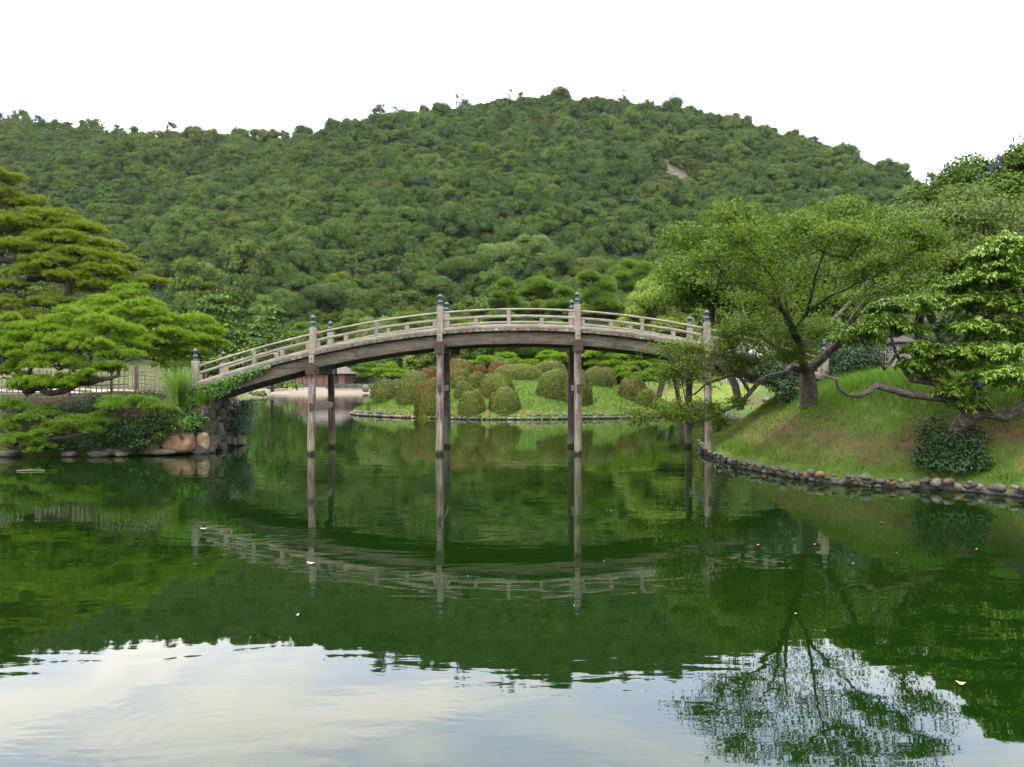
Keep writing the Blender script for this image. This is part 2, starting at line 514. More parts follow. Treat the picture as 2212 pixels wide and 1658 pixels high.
MAT['midpine'] = G('shore_pine_needles', [(.1, (0.0285, 0.0562, 0.0059)), (.5, (0.0768, 0.1339, 0.0106)), (.9, (0.1373, 0.2104, 0.0182))], .2, .6, .2, .3, .4, .2)
MAT['midleaf'] = G('shore_leaf', [(.1, (0.0262, 0.0464, 0.0055)), (.5, (0.0718, 0.1122, 0.0097)), (.9, (0.1372, 0.1732, 0.0148))], .2, .55, .2, .3, .4, .25)
MAT['olive'] = G('olive_crown_leaf', [(.1, (0.0194, 0.0337, 0.0037)), (.5, (0.0518, 0.0794, 0.0068)), (.9, (0.0905, 0.1245, 0.0110))], .3, .55, .2, .5, .4, .1)
MAT['purple'] = plain('purple_blossom', (.085, .07, .15), .7, 0, .3, 5)
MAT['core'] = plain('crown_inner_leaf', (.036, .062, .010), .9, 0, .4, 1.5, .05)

# ================================================================== LAND AND WATER
POND = [(-60, -12), (-60, 24.2), (-17, 24.9), (-12.5, 25.2), (-10.3, 25.9), (-9.75, 26.4), (-9.7, 29.7), (-13.5, 41), (-25, 70), (-44, 122), (-66, 184),
        (-40, 189), (-26, 184), (-15, 128), (-9, 93), (10, 88), (15, 91), (22, 127), (47, 134), (40, 106), (18.2, 70), (15, 50), (9.0, 33.5), (7.0, 30.0), (6.35, 27.5),
        (6.05, 25.1), (5.96, 21.6), (6.47, 19.5), (7.05, 18.2), (7.8, 17.6), (8.7, 17.3), (9.4, 16.8), (9.85, 15.95), (13, 13.2), (20, 9), (34, 3), (34, -12)]
def shore(P):
    """distance inland from the water's edge (negative over the pond)"""
    d = poly_dist(P, POND)
    return np.where(in_poly(P, POND), -d, d)

# --- hill: crest line read off the skyline, foot just behind the far shore
_crest = [(-420, 262, 760), (0, 272, 690), (100, 282, 680), (190, 297, 670), (280, 305, 655), (380, 304, 640), (480, 311, 625), (560, 320, 610), (640, 322, 600),
          (700, 311, 590), (770, 288, 585), (830, 275, 580), (900, 264, 575), (1000, 248, 570), (1100, 234, 565), (1190, 222, 560), (1300, 233, 555), (1400, 246, 550),
          (1500, 266, 545), (1600, 290, 540), (1700, 313, 532), (1800, 354, 525), (1900, 405, 515), (2000, 440, 505), (2212, 500, 490), (2600, 600, 470)]
_cr = np.array([at(*c) for c in _crest])
def hill_z(P):
    X, Y = P[..., 0], P[..., 1]
    yc = np.interp(X, _cr[:, 0], _cr[:, 1]); zc = np.interp(X, _cr[:, 0], _cr[:, 2])
    yf = 228 + 10 * np.sin(X * .013) + 6 * np.sin(X * .031 + 1)
    t = (Y - yf) / (yc - yf)
    z = zc * np.clip(t, 0, 1) ** 1.06
    over = np.maximum(Y - yc, 0)
    z = z - over * .42 - over ** 2 * .0006
    env = np.clip(t, 0, 1) * np.clip(1.05 - t, 0, 1) * 4
    z = z + env * (9.0 * vnoise(P, .016, 2) + 5.5 * vnoise(P, .036, 4) + 2.0 * vnoise(P, .09, 6))
    return z
def land_z(P):
    s = shore(P)
    z = np.where(s < 0, np.maximum(s * .25, -1.2), np.minimum(s * .075, 1.25) + .12 * np.minimum(s, 1))
    z = z + np.where(s > 12, .35 * vnoise(P, .05, 3), 0)
    # lawn swell beside the far inlet
    z = z + np.where(s > 0, 2.3 * np.exp(-(((P[..., 0] - 33) / 11) ** 2 + ((P[..., 1] - 143) / 9) ** 2)) * np.clip(s / 4, 0, 1), 0)
    return np.maximum(z, -1.2) + np.maximum(hill_z(P), 0) * (P[..., 1] > 200)

xs = np.concatenate([np.arange(-900, -300, 12.0), np.arange(-300, 300, 4.0), np.arange(300, 900.1, 12.0)])
ys = np.concatenate([np.arange(44, 80, 2.0), np.arange(80, 620, 4.0), np.arange(620, 1500.1, 20.0)])
GX, GY = np.meshgrid(xs, ys)
P2 = np.stack([GX, GY], -1)
Z = land_z(P2)
Z = np.maximum(Z, -3)
nx, ny = len(xs), len(ys)
idx = np.arange(nx * ny).reshape(ny, nx)
FQ = np.stack([idx[:-1, :-1], idx[:-1, 1:], idx[1:, 1:], idx[1:, :-1]], -1).reshape(-1, 4)

SLIP = at(1463, 388, 470)      # bare rock slip on the hillside, refined below
def ray_hill(px, py, d0=240, d1=720):
    for d in np.arange(d0, d1, 1.0):
        q = at(px, py, d)
        if hill_z(q[None, :2])[0] > q[2]: return q
    return at(px, py, d1)
SLIP = ray_hill(1463, 392)

def terrain_mat():
    m, t, p, o = new_mat('terrain_soil')
    ps = pos(t)
    c = ramp(t, noise_n(t, ps, .25, 6), [(.35, (.035, .05, .016)), (.6, (.07, .085, .025)), (.75, (.10, .085, .045))])
    sp = t.nodes.new('ShaderNodeSeparateXYZ'); t.links.new(ps, sp.inputs[0])
    # sand strip in front of the tea house
    vm = t.nodes.new('ShaderNodeVectorMath'); vm.operation = 'SUBTRACT'; vm.inputs[1].default_value = (-41, 193, 0); t.links.new(ps, vm.inputs[0])
    vm2 = t.nodes.new('ShaderNodeVectorMath'); vm2.operation = 'MULTIPLY'; vm2.inputs[1].default_value = (1 / 26, 1 / 11, 0); t.links.new(vm.outputs[0], vm2.inputs[0])
    vl = t.nodes.new('ShaderNodeVectorMath'); vl.operation = 'LENGTH'; t.links.new(vm2.outputs[0], vl.inputs[0])
    sm = ramp(t, math_n(t, 'ADD', vl.outputs['Value'], math_n(t, 'MULTIPLY', noise_n(t, ps, .3, 3), .3)), [(.95, (1, 1, 1)), (1.0, (0, 0, 0))])
    sand = ramp(t, noise_n(t, ps, 2.0, 5), [(.3, (.115, .093, .068)), (.7, (.18, .15, .112))])
    c = mixc(t, sm, c, sand)
    # mown lawn by the inlet
    va = t.nodes.new('ShaderNodeVectorMath'); va.operation = 'SUBTRACT'; va.inputs[1].default_value = (33, 140, 0); t.links.new(ps, va.inputs[0])
    vb = t.nodes.new('ShaderNodeVectorMath'); vb.operation = 'MULTIPLY'; vb.inputs[1].default_value = (1 / 26, 1 / 20, 0); t.links.new(va.outputs[0], vb.inputs[0])
    vc = t.nodes.new('ShaderNodeVectorMath'); vc.operation = 'LENGTH'; t.links.new(vb.outputs[0], vc.inputs[0])
    lm = ramp(t, vc.outputs['Value'], [(.9, (1, 1, 1)), (1.0, (0, 0, 0))])
    lawn = ramp(t, noise_n(t, ps, .35, 5), [(.38, (.12, .085, .03)), (.52, (.085, .12, .018)), (.7, (.09, .16, .018))])
    c = mixc(t, lm, c, lawn)
    # rock slip
    ra = t.nodes.new('ShaderNodeVectorMath'); ra.operation = 'SUBTRACT'; ra.inputs[1].default_value = tuple(SLIP); t.links.new(ps, ra.inputs[0])
    rl = t.nodes.new('ShaderNodeVectorMath'); rl.operation = 'LENGTH'; t.links.new(ra.outputs[0], rl.inputs[0])
    rm = ramp(t, math_n(t, 'MULTIPLY', rl.outputs['Value'], 1 / 24), [(.9, (1, 1, 1)), (1.0, (0, 0, 0))])
    rock = ramp(t, noise_n(t, ps, .5, 6, .7), [(.38, (.045, .055, .022)), (.52, (.09, .075, .052)), (.7, (.14, .115, .09))])
    c = mixc(t, rm, c, rock)
    t.links.new(c, p.inputs['Base Color']); p.inputs['Roughness'].default_value = .95; p.inputs['Specular IOR Level'].default_value = .1
    bump(t, p, noise_n(t, ps, .8, 6), .7, .4)
    return m
mb = MB(); mb.add(np.stack([GX, GY, Z], -1), FQ)
terrain = struct(obj('terrain', mb.mesh('terrain', terrain_mat(), True)))

# pond bed reaching to the horizon
mb = MB(); mb.ngon([(-900, -60, -1.6), (900, -60, -1.6), (900, 1500, -1.6), (-900, 1500, -1.6)])
struct(obj('ground', mb.mesh('ground', plain('mud', (.05, .06, .03), .9))))

# --- water
def water_mat():
    m, t, p, o = new_mat('pond_water')
    ps = pos(t)
    nz = noise_n(t, ps, .12, 4)
    c = ramp(t, nz, [(.3, (.0020, .0080, .0007)), (.7, (.0030, .0105, .0010))])
    t.links.new(c, p.inputs['Base Color'])
    p.inputs['Roughness'].default_value = .012
    p.inputs['IOR'].default_value = 1.345
    p.inputs['Specular IOR Level'].default_value = .5
    mp_ = t.nodes.new('ShaderNodeMapping'); mp_.inputs['Scale'].default_value = (.55, 1.5, 1)
    t.links.new(ps, mp_.inputs['Vector'])
    a = noise_n(t, mp_.outputs[0], .9, 2, .5, .6)
    b = noise_n(t, mp_.outputs[0], 5.0, 2, .5, .3)
    mp2 = t.nodes.new('ShaderNodeMapping'); mp2.inputs['Scale'].default_value = (.10, .25, 1); mp2.inputs['Location'].default_value = (2.3, .4, 0)
    t.links.new(ps, mp2.inputs['Vector'])
    msk = ramp(t, noise_n(t, mp2.outputs[0], 1.0, 3), [(.46, (.12, .12, .12)), (.64, (1, 1, 1))])
    h = math_n(t, 'ADD', math_n(t, 'MULTIPLY', a, .0040), math_n(t, 'MULTIPLY', math_n(t, 'MULTIPLY', b, .0012), msk))
    brk = ramp(t, noise_n(t, ps, 1.1, 3), [(.45, (0, 0, 0)), (.66, (.55, .55, .55))])
    def ring(cx, cyy, wl, rad, amp, off=0.0):
        s_ = t.nodes.new('ShaderNodeVectorMath'); s_.operation = 'SUBTRACT'; s_.inputs[1].default_value = (cx, cyy, 0); t.links.new(ps, s_.inputs[0])
        l_ = t.nodes.new('ShaderNodeVectorMath'); l_.operation = 'LENGTH'; t.links.new(s_.outputs[0], l_.inputs[0])
        r_ = l_.outputs['Value']
        w_ = math_n(t, 'SINE', math_n(t, 'MULTIPLY', r_, 2 * math.pi / wl))
        q_ = math_n(t, 'DIVIDE', math_n(t, 'SUBTRACT', r_, off), rad)
        e_ = math_n(t, 'POWER', 2.718, math_n(t, 'MULTIPLY', math_n(t, 'MULTIPLY', q_, q_), -1.0))
        return math_n(t, 'MULTIPLY', math_n(t, 'MULTIPLY', w_, e_), amp)
    for args in ((-1.93, 5.15, .11, .35, .00050, .45), (-1.93, 5.15, .05, .06, .0004, .0), (.62, 6.5, .12, .16, .00018, .3), (-4.1, 13.5, .22, .7, .0010, 1.6), (4.2, 12.8, .2, .5, .0006, .8)):
        h = math_n(t, 'ADD', h, math_n(t, 'MULTIPLY', ring(*args), brk))
    bn = t.nodes.new('ShaderNodeBump'); bn.inputs['Strength'].default_value = 1.0; bn.inputs['Distance'].default_value = 1.0
    t.links.new(h, bn.inputs['Height']); t.links.new(bn.outputs[0], p.inputs['Normal'])
    return m
mb = MB(); mb.ngon([(-140, -30, 0), (140, -30, 0), (140, 240, 0), (-140, 240, 0)])
struct(obj('water', mb.mesh('water', water_mat())))

# --- banks
def grid_land(name, x0, x1, y0, y1, step, zf, mat, cut):
    xs = np.arange(x0, x1 + step / 2, step); ys = np.arange(y0, y1 + step / 2, step)
    gx, gy = np.meshgrid(xs, ys); p2 = np.stack([gx, gy], -1); z = zf(p2)
    i = np.arange(gx.size).reshape(gx.shape)
    f = np.stack([i[:-1, :-1], i[:-1, 1:], i[1:, 1:], i[1:, :-1]], -1).reshape(-1, 4)
    keep = (z.ravel()[f] > cut).any(1)
    m = MB(); m.add(np.stack([gx, gy, z], -1), f[keep])
    return struct(obj(name, m.mesh(name, mat, True)))

def right_z(P):
    s = shore(P)
    z = np.where(s < 0, s * 1.2, np.where(s < .3, s * 1.0, .3 + 2.3 * (1 - np.exp(-(np.maximum(s - .3, 0) / 2.3) ** 1.4))))
    z = z + np.clip(s, 0, 1) * (.07 * vnoise(P, 1.1, 1) + .04 * vnoise(P, 2.9, 3))
    return np.maximum(z, -.6)
def left_z(P):
    s = shore(P)
    z = np.where(s < 0, s * 2, 1.78 * (1 - np.exp(-(np.maximum(s, 0) / .75) ** 1.4)) + .2 * smooth01((s - 1.5) / 3))
    z = z + np.clip(s, 0, 1) * (.05 * vnoise(P, 1.3, 5))
    return np.maximum(z, -.6)

def bank_mat(name, soil_lo, soil_hi, zlo, zhi, gk=1.0, thr=(.62, .78)):
    m, t, p, o = new_mat(name)
    ps = pos(t)
    green = ramp(t, noise_n(t, ps, 1.5, 6, .6), [(p_, tuple(gk * v_ for v_ in c_)) for p_, c_ in ((.3, (.035, .055, .010)), (.55, (.062, .10, .014)), (.75, (.10, .105, .022)))])
    soil = ramp(t, noise_n(t, ps, 3.5, 6, .65), [(.3, soil_lo), (.7, soil_hi)])
    sp = t.nodes.new('ShaderNodeSeparateXYZ'); t.links.new(ps, sp.inputs[0])
    # bare eroded belt part way up the slope
    band = math_n(t, 'DIVIDE', math_n(t, 'SUBTRACT', sp.outputs[2], (zlo + zhi) / 2), (zhi - zlo) / 2)
    band = math_n(t, 'SUBTRACT', 1.0, math_n(t, 'MULTIPLY', band, band))
    f = math_n(t, 'ADD', math_n(t, 'MULTIPLY', band, .22), math_n(t, 'MULTIPLY', noise_n(t, ps, .9, 7, .68), 1.0))
    c = mixc(t, ramp(t, f, [(thr[0], (0, 0, 0)), (thr[1], (1, 1, 1))]), green, soil)
    t.links.new(c, p.inputs['Base Color']); p.inputs['Roughness'].default_value = .95; p.inputs['Specular IOR Level'].default_value = .1
    bump(t, p, noise_n(t, ps, 14, 6), .8, .05)
    return m
grid_land('right_bank', 5, 44, 5, 70, .25, right_z, bank_mat('right_bank_soil', (.042, .029, .016), (.11, .064, .034), .25, 1.6, .85, (.61, .82)), -.5)
grid_land('left_bank', -46, -9, 23, 66, .25, left_z, bank_mat('left_bank_soil', (.035, .026, .015), (.09, .062, .035), .0, 2.6, .45, (.55, .75)), -.5)

IC, IR = np.array([.6, 62.0]), np.array([11.7, 11.2])
def island_r(P):
    return ((np.abs((P - IC) / IR) ** 2.3).sum(-1)) ** (1 / 2.3) * (1 + .03 * np.sin(5 * np.arctan2(P[..., 1] - IC[1], P[..., 0] - IC[0]) + .6))
def island_z(P):
    r = island_r(P)
    z = np.where(r < 1, .32 + 2.75 * (1 - np.minimum(r, 1) ** 2) ** 1.05, .32 - (r - 1) * 26)
    return np.maximum(z, -.5) + np.where(r < .97, .05 * vnoise(P, .8, 2), 0)
grid_land('island', -12, 14, 49.5, 75, .2, island_z, bank_mat('island_soil', (.09, .06, .03), (.15, .11, .05), .3, .6), -.45)
def on(px, py, zf, d0, d1, n=600):
    for d in np.linspace(d0, d1, n):
        q = at(px, py, d)
        if zf(q[None, :2])[0] >= q[2]: return q
    return at(px, py, (d0 + d1) / 2)

# --- grass (nobody could count it)
def blades(P, Ln, wd, lean, droop=.4):
    n = len(P)
    a = rng.uniform(0, 2 * math.pi, n); out = np.stack([np.cos(a), np.sin(a), 0 * a], 1)
    ll = (Ln * rng.uniform(.55, 1.3, n))[:, None]
    d1 = nrm(np.array([0, 0, 1]) + out * (lean * rng.uniform(0, 1, n))[:, None])
    d2 = nrm(d1 + out * droop)
    S = nrm(np.cross(d1, rand_dirs(n))) * wd / 2
    m_ = P + d1 * ll * .55; tip = m_ + d2 * ll * .45
    V = np.stack([P - S, P + S, m_ + S * .7, m_ - S * .7, tip], 1).reshape(-1, 3)
    b = np.arange(n)[:, None] * 5
    return V, np.concatenate([b + np.array([0, 1, 2, 3])], 0), np.concatenate([b + np.array([3, 2, 4])], 0)

def scatter(x0, x1, y0, y1, n, zf, ok):
    P = np.stack([rng.uniform(x0, x1, n), rng.uniform(y0, y1, n)], -1); P = P[ok(P)]
    return np.concatenate([P, zf(P)[:, None] - .01], 1)

def soil_f(P):
    return vnoise(P, .9, 7) + .7 * vnoise(P, 2.2, 8)
# lush upper slope and thin tufts over the bare belt of the right bank
P = scatter(5.9, 25, 9, 32, 210000, right_z, lambda P: (shore(P) > .35) & (P[:, 0] < P[:, 1] * .85 + 1))
s = shore(P[:, :2]); z = P[:, 2]
dens = np.clip(.18 + .9 * smooth01((z - .95) / .8) - .35 * np.clip(soil_f(P), 0, 1) + .35 * (s < .7), .06, 1)
P = P[rng.uniform(size=len(P)) < dens]
mb = MB()
tall = .10 + .16 * smooth01((P[:, 2] - 1.1) / .9)
V, q, tr = blades(P, tall, .012, .5); nb = len(P)
mb.add(V, q); mb.V.append(np.zeros((0, 3))); mb.loops.append(tr.ravel()); mb.cnt.append(np.full(nb, 3)); mb.mi.append(np.zeros(nb, int))
g = obj('bank_grass', mb.mesh('bank_grass', MAT['grass'])); struct(g, 'stuff'); g['label'] = 'lush green grass growing over the right bank mound'; g['category'] = 'grass'
P = scatter(5.9, 20, 12, 30, 60000, right_z, lambda P: (shore(P) > .3) & (shore(P) < 3) & (P[:, 0] < P[:, 1] * .66))
mb = MB(); V, q, tr = blades(P, .13, .012, .8); nb = len(P)
mb.add(V, q); mb.loops.append(tr.ravel()); mb.cnt.append(np.full(nb, 3)); mb.mi.append(np.zeros(nb, int))
g = obj('dry_grass', mb.mesh('dry_grass', MAT['grassdry'])); struct(g, 'stuff'); g['label'] = 'thin dry grass on the bare lower slope of the right bank'; g['category'] = 'grass'
P = scatter(-12, 13, 50, 66, 70000, island_z, lambda P: (island_z(P) > .3))
mb = MB(); V, q, tr = blades(P, .15, .03, .6); nb = len(P)
mb.add(V, q); mb.loops.append(tr.ravel()); mb.cnt.append(np.full(nb, 3)); mb.mi.append(np.zeros(nb, int))
g = obj('island_grass', mb.mesh('island_grass', MAT['grass'])); struct(g, 'stuff'); g['label'] = 'short green grass covering the island mound between bushes'; g['category'] = 'grass'

# ================================================================== STONES
def rock_mesh(name, sub, mat, rough=.22, seed=0, flat=.0):
    bm = bmesh.new(); bmesh.ops.create_icosphere(bm, subdivisions=sub, radius=.5)
    for v in bm.verts:
        n_ = noise.noise(v.co * 2.4 + Vector((seed * 7.1, seed * 3.3, 1.7))) + .45 * noise.noise(v.co * 5.2 + Vector((seed, 2.2, seed)))
        v.co *= 1 + rough * n_
        for ax in range(3):                                     # squared-off, like field stone
            if abs(v.co[ax]) > .40: v.co[ax] *= .40 / abs(v.co[ax]) * (1 - flat) + flat
    me = bpy.data.meshes.new(name); bm.to_mesh(me); bm.free()
    for pl in me.polygons: pl.use_smooth = True
    me.materials.append(mat)
    return me
COB = [rock_mesh('cobble', 1, MAT['stone'], .3, i) for i in range(6)]
COBP = [rock_mesh('cobble_pale', 1, MAT['pale'], .3, i + 30) for i in range(4)]
COBD = [rock_mesh('cobble_dark', 1, MAT['darkstone'], .3, i + 9) for i in range(4)]
COBO = [rock_mesh('cobble_tan', 1, MAT['orange'], .3, i + 15) for i in range(2)]
def stone(parent, c, size, rz=None, me=None, name='stone'):
    o = obj(name, me or random.choice(COB), parent, c)
    o.scale = size; o.rotation_euler = (random.uniform(-.3, .3), random.uniform(-.3, .3), rz if rz is not None else random.uniform(0, 6.28))
    return o

# right bank edging
ed = thing('stone_edging', 'low edging of rounded grey cobbles along the foot of the right bank', 'stone edging', (7, 20, 0))
i0 = POND.index((7.0, 30.0)); line = np.array(POND[i0:POND.index((13, 13.2)) + 1], float); line[0] = (6.85, 29.6)
seg = np.linalg.norm(np.diff(line, axis=0), axis=1); cum = np.concatenate(([0], np.cumsum(seg)))
def on_line(s): return np.array([np.interp(s, cum, line[:, 0]), np.interp(s, cum, line[:, 1])])
for i in range(298):
    s_end = cum[-2] + 1.2; s_ = rng.uniform(.8, s_end)
    if i < 125: s_ = .8 + (s_end - .8) * (i + .5) / 125
    p0 = on_line(s_); p1 = on_line(s_ + .05); tdir = nrm(p1 - p0); nin = np.array([tdir[1], -tdir[0]])
    near = smooth01((s_ - 7) / 8); zz = rng.uniform(.0, .05) if i < 125 else rng.uniform(.08, .22)
    sz = (rng.uniform(.12, .24) if i < 125 else rng.uniform(.08, .18)) * (1 + .45 * near)
    q = p0 + nin * (zz * 1.0 - .05 + rng.uniform(-.03, .03))
    me = random.choice(COBO) if rng.uniform() < .04 else (random.choice(COBD) if rng.uniform() < .35 else None)
    stone(ed, (q[0] - 7, q[1] - 20, zz), (sz * rng.uniform(1.0, 1.5), sz * 1.1, sz * rng.uniform(.75, 1.1)), math.atan2(tdir[1], tdir[0]) + rng.uniform(-.5, .5), me)
# island edging
ie = thing('stone_edging', 'thin row of small pale cobbles round the azalea island at the waterline', 'stone edging', (.35, 62, 0))
a_ = R(170); ie.location = (IC[0], IC[1], 0)
while a_ < R(370):
    v_ = np.array([math.cos(a_) * IR[0], math.sin(a_) * IR[1]]); v_ = v_ / float(island_r((IC + v_)[None])[0])
    sz = rng.uniform(.20, .36)
    me = random.choice(COBO) if rng.uniform() < .12 else None
    x, y = v_ * 1.013
    stone(ie, (x, y, .08), (sz * 1.15, sz * .9, sz * .85), None, me or random.choice(COBP + COB))
    x, y = v_ * 1.0
    if rng.uniform() < .75: stone(ie, (x, y, .26 + rng.uniform(-.04, .03)), (sz * .9, sz * .8, sz * .6), None, random.choice(COBP + COB))
    a_ += sz * .95 / max(9.0, float(np.linalg.norm(v_)))
# abutment wall of the bridge
ab = thing('stone_abutment', 'rough dark field stone abutment wall under the bridge end on the left bank', 'stone wall', (-9.75, 28, 0))
BLK = []
for i in range(5):
    me = rock_mesh('block_stone', 2, MAT['darkstone'] if i < 3 else MAT['stone'], .26, i + 60)
    for v in me.vertices:
        for ax in range(3):
            if abs(v.co[ax]) > .31: v.co[ax] = math.copysign(.31 + (abs(v.co[ax]) - .31) * .25, v.co[ax])
    for pl in me.polygons: pl.use_smooth = False
    BLK.append(me)
placed = []
for tr_ in range(900):
    yy, zz_ = rng.uniform(26.0, 29.9), rng.uniform(.05, 1.6); r_ = rng.uniform(.12, .34) * (1.15 - .3 * zz_ / 1.6)
    if any((yy - p_[0]) ** 2 + ((zz_ - p_[1]) * 1.15) ** 2 < ((r_ + p_[2]) * .80) ** 2 for p_ in placed): continue
    placed.append((yy, zz_, r_))
for yy, zz_, r_ in placed:
    me = random.choice(COBO) if rng.uniform() < .05 else random.choice(BLK)
    stone(ab, (rng.uniform(-.07, .09) - .10 * zz_, yy - 28, zz_), (.6, r_ * 2.9 * rng.uniform(.85, 1.15), r_ * 2.7 * rng.uniform(.8, 1.1)), rng.uniform(-.15, .15), me)
m = MB(); add_box(m, (-.32, 0, .7), (.5, 3.9, 1.75)); obj('fill', m.mesh('fill', MAT['darkstone']), ab)
x_ = -12.6
for row, (zc_, hh) in enumerate(((.10, .3),)):
    while x_ < -11.9:
        w_ = rng.uniform(.3, .5)
        stone(ab, (x_ + 9.75, -2.75, zc_), (w_ * 1.2, .5, hh * 1.3), rng.uniform(-.2, .2), random.choice(COBD)); x_ += w_ * .9
def boulder(px, py, d, w, h, dep, mat, label, seed, rough=.16, flat=.2, rz=0.0):
    me = rock_mesh('boulder', 3, mat, rough, seed, flat)
    q = at(px, py, d); o = obj('boulder', me, None, q); o.scale = (M_(w, d) * 1.2, dep, M_(h, d) * 1.22); o.rotation_euler = (0, 0, rz)
    return tag(o, label, 'boulder')
boulder(386, 955, 25.75, 66, 44, .8, MAT['orange'], 'big squarish tan boulder at the waterline below the bridge end', 3, .12, .1)
boulder(320, 966, 25.45, 37, 29, .55, MAT['orange'], 'smaller rounded orange boulder at the waterline beside shrubs', 5, .16)
boulder(438, 953, 26.05, 25, 40, .5, MAT['orange'], 'upright narrow tan boulder next to the big squarish one', 8, .14)
boulder(415, 962, 25.95, 14, 30, .4, MAT['darkstone'], 'dark stone wedged between the two tan boulders', 12)
boulder(455, 955, 26.6, 20, 34, .5, MAT['darkstone'], 'dark grey rock under the bridge end at the wall corner', 13)
boulder(503, 942, 29.3, 28, 44, .7, MAT['stone'], 'brown jagged rock at the outer corner of the abutment wall', 21, .3)
boulder(522, 955, 29.6, 12, 13, .35, MAT['pale'], 'small pale pointed rock in the water at the wall corner', 22, .3)
boulder(350, 975, 25.35, 60, 12, .4, MAT['darkstone'], 'flat dark rock at the water under the tan boulders', 24)
boulder(1521, 970, 27.6, 22, 32, .45, MAT['pale'], 'pale rock standing at the tip of the right bank', 31, .25)
boulder(1668, 862, 34.0, 40, 12, .8, MAT['stone'], 'low grey rock ridge behind the cherry trunk at the inlet', 33, .2)
boulder(588, 833, 191, 26, 14, 2.2, MAT['stone'], 'grey rock on the sandy far shore, the one nearer the water', 41, .25)
boulder(610, 829, 194, 30, 17, 2.5, MAT['stone'], 'larger humped grey rock on the far sand next to another', 42, .2)
boulder(790, 838, 189, 14, 16, 1.5, MAT['stone'], 'pale rock on the far shore left of the azalea island', 43, .25)
for k_, (px, w, h) in enumerate(((20, 40, 16), (150, 30, 13), (215, 46, 14), (265, 24, 12))):
    boulder(px, 980, 25.0, w, h, .5, MAT['darkstone'], ['flat dark rock at the waterline by the photo edge under low pine', 'small dark rock at the waterline under the low pine',
            'long dark rock at the waterline left of the orange boulder', 'small dark rock just left of the smaller orange boulder'][k_], 50 + k_, .2)

# ================================================================== THE BRIDGE
YN, YF = 26.0, 28.5                                    # near and far rail lines
PX = [-9.93, -6.24, -2.25, 2.05, 6.11, 9.80]           # post stations
def zr(x):                                             # top-rail curve
    u = np.asarray(x, float) - .30
    return 4.53 - .0188 * u * u * (1 - .0007 * u * u)
br = thing('arched_bridge', 'weathered wooden arched footbridge with low railings spanning the green pond', 'bridge', (0, 27.25, 0))
BO = np.array([0, 27.25, 0])
def bpart(name, me, parent=None, loc=(0, 0, 0)):
    return obj(name, me, parent or br, Vector(np.asarray(loc, float) - BO) if parent is None else loc)
def bsweep(name, x0, x1, y, dz, prof, mat, n=14):
    x = np.linspace(x0, x1, n); path = np.stack([x, 0 * x + y, zr(x) + dz], 1) - BO
    m = MB(); sweep(m, path, prof, 0)
    return obj(name, m.mesh(name, mat), br)
circ = [(.036 * math.cos(a), .036 * math.sin(a)) for a in np.linspace(0, 2 * math.pi, 10, endpoint=False)]
# finial profile (radius, height)
FIN = [(.082, 0), (.086, .02), (.086, .035), (.080, .045), (.080, .125), (.088, .135), (.088, .15), (.074, .165), (.056, .205), (.052, .235), (.062, .245), (.050, .258),
       (.060, .268), (.084, .30), (.086, .325), (.066, .355), (.034, .385), (.012, .405), (.0, .42)]
def lathe(mb, prof, n=14):
    a = np.linspace(0, 2 * math.pi, n, endpoint=False); V = []
    for r_, z_ in prof:
        V += [(r_ * math.cos(t), r_ * math.sin(t), z_) for t in a]
    F = [(i * n + j, i * n + (j + 1) % n, (i + 1) * n + (j + 1) % n, (i + 1) * n + j) for i in range(len(prof) - 1) for j in range(n)]
    mb.add(V, F)
mb = MB(); lathe(mb, FIN); fin_me = mb.mesh('finial', MAT['bronze'], True)
for y, sgn in ((YN, -1), (YF, 1)):
    for k, x in enumerate(PX):
        zt = float(zr(x)) + .20; zb = float(zr(x)) - .66
        if k in (0, 5): zb -= .25
        pm = bev_box('post', (.20, .20, zt - zb), MAT['post'], .014, .002)
        po = bpart('post', pm, None, (x, y, (zt + zb) / 2))
        f = obj('finial', fin_me, po, (0, 0, (zt - zb) / 2 - .004)); f.rotation_euler = (0, 0, k)
    for k in range(5):
        a, b = PX[k] + .1, PX[k + 1] - .1
        bsweep('top_rail', a, b, y, 0, circ, MAT['rail'])
        bsweep('middle_rail', a, b, y, -.225, rect(.085, .085), MAT['rail'])
        bsweep('ground_rail', a, b, y, -.535, rect(.15, .135), MAT['rail'])
        L_ = PX[k + 1] - PX[k]
        for fr, full in ((.04, 0), (.26, 0), (.5, 1), (.74, 0), (.96, 0)):
            x = PX[k] + L_ * fr; z0 = float(zr(x))
            hi = z0 - .034 if full else z0 - .27
            lo = z0 - .465
            w_ = .115 if full else .13
            o = bpart('baluster', bev_box('baluster', (w_, .10, hi - lo), MAT['post'], .008), None, (x, y, (hi + lo) / 2))
            if full:                                   # bearing block under the top rail
                obj('block', bev_box('block', (.15, .115, .05), MAT['rail'], .006), o, (0, 0, (hi - lo) / 2 - .03))
# deck planks, girders
x = -10.0
while x < 9.9:
    w_ = .20
    z0 = float(zr(x + w_ / 2)) - .645; sl = math.atan2(float(zr(x + w_)) - float(zr(x)), w_)
    o = bpart('deck_plank', bev_box('deck_plank', (w_ - .012, 2.78 + rng.uniform(-.03, .03), .075), MAT['deckedge'], .01, .002), None, (x + w_ / 2, 27.25, z0))
    o.rotation_euler = (0, -sl, 0)
    x += w_ * math.cos(sl)
for y in (26.18, 27.25, 28.32):
    for k in range(5):
        a, b = PX[k], PX[k + 1]
        bsweep('girder', a + .004, b - .004, y, -.895, rect(.24, .37, .015), MAT['girder'], 10)
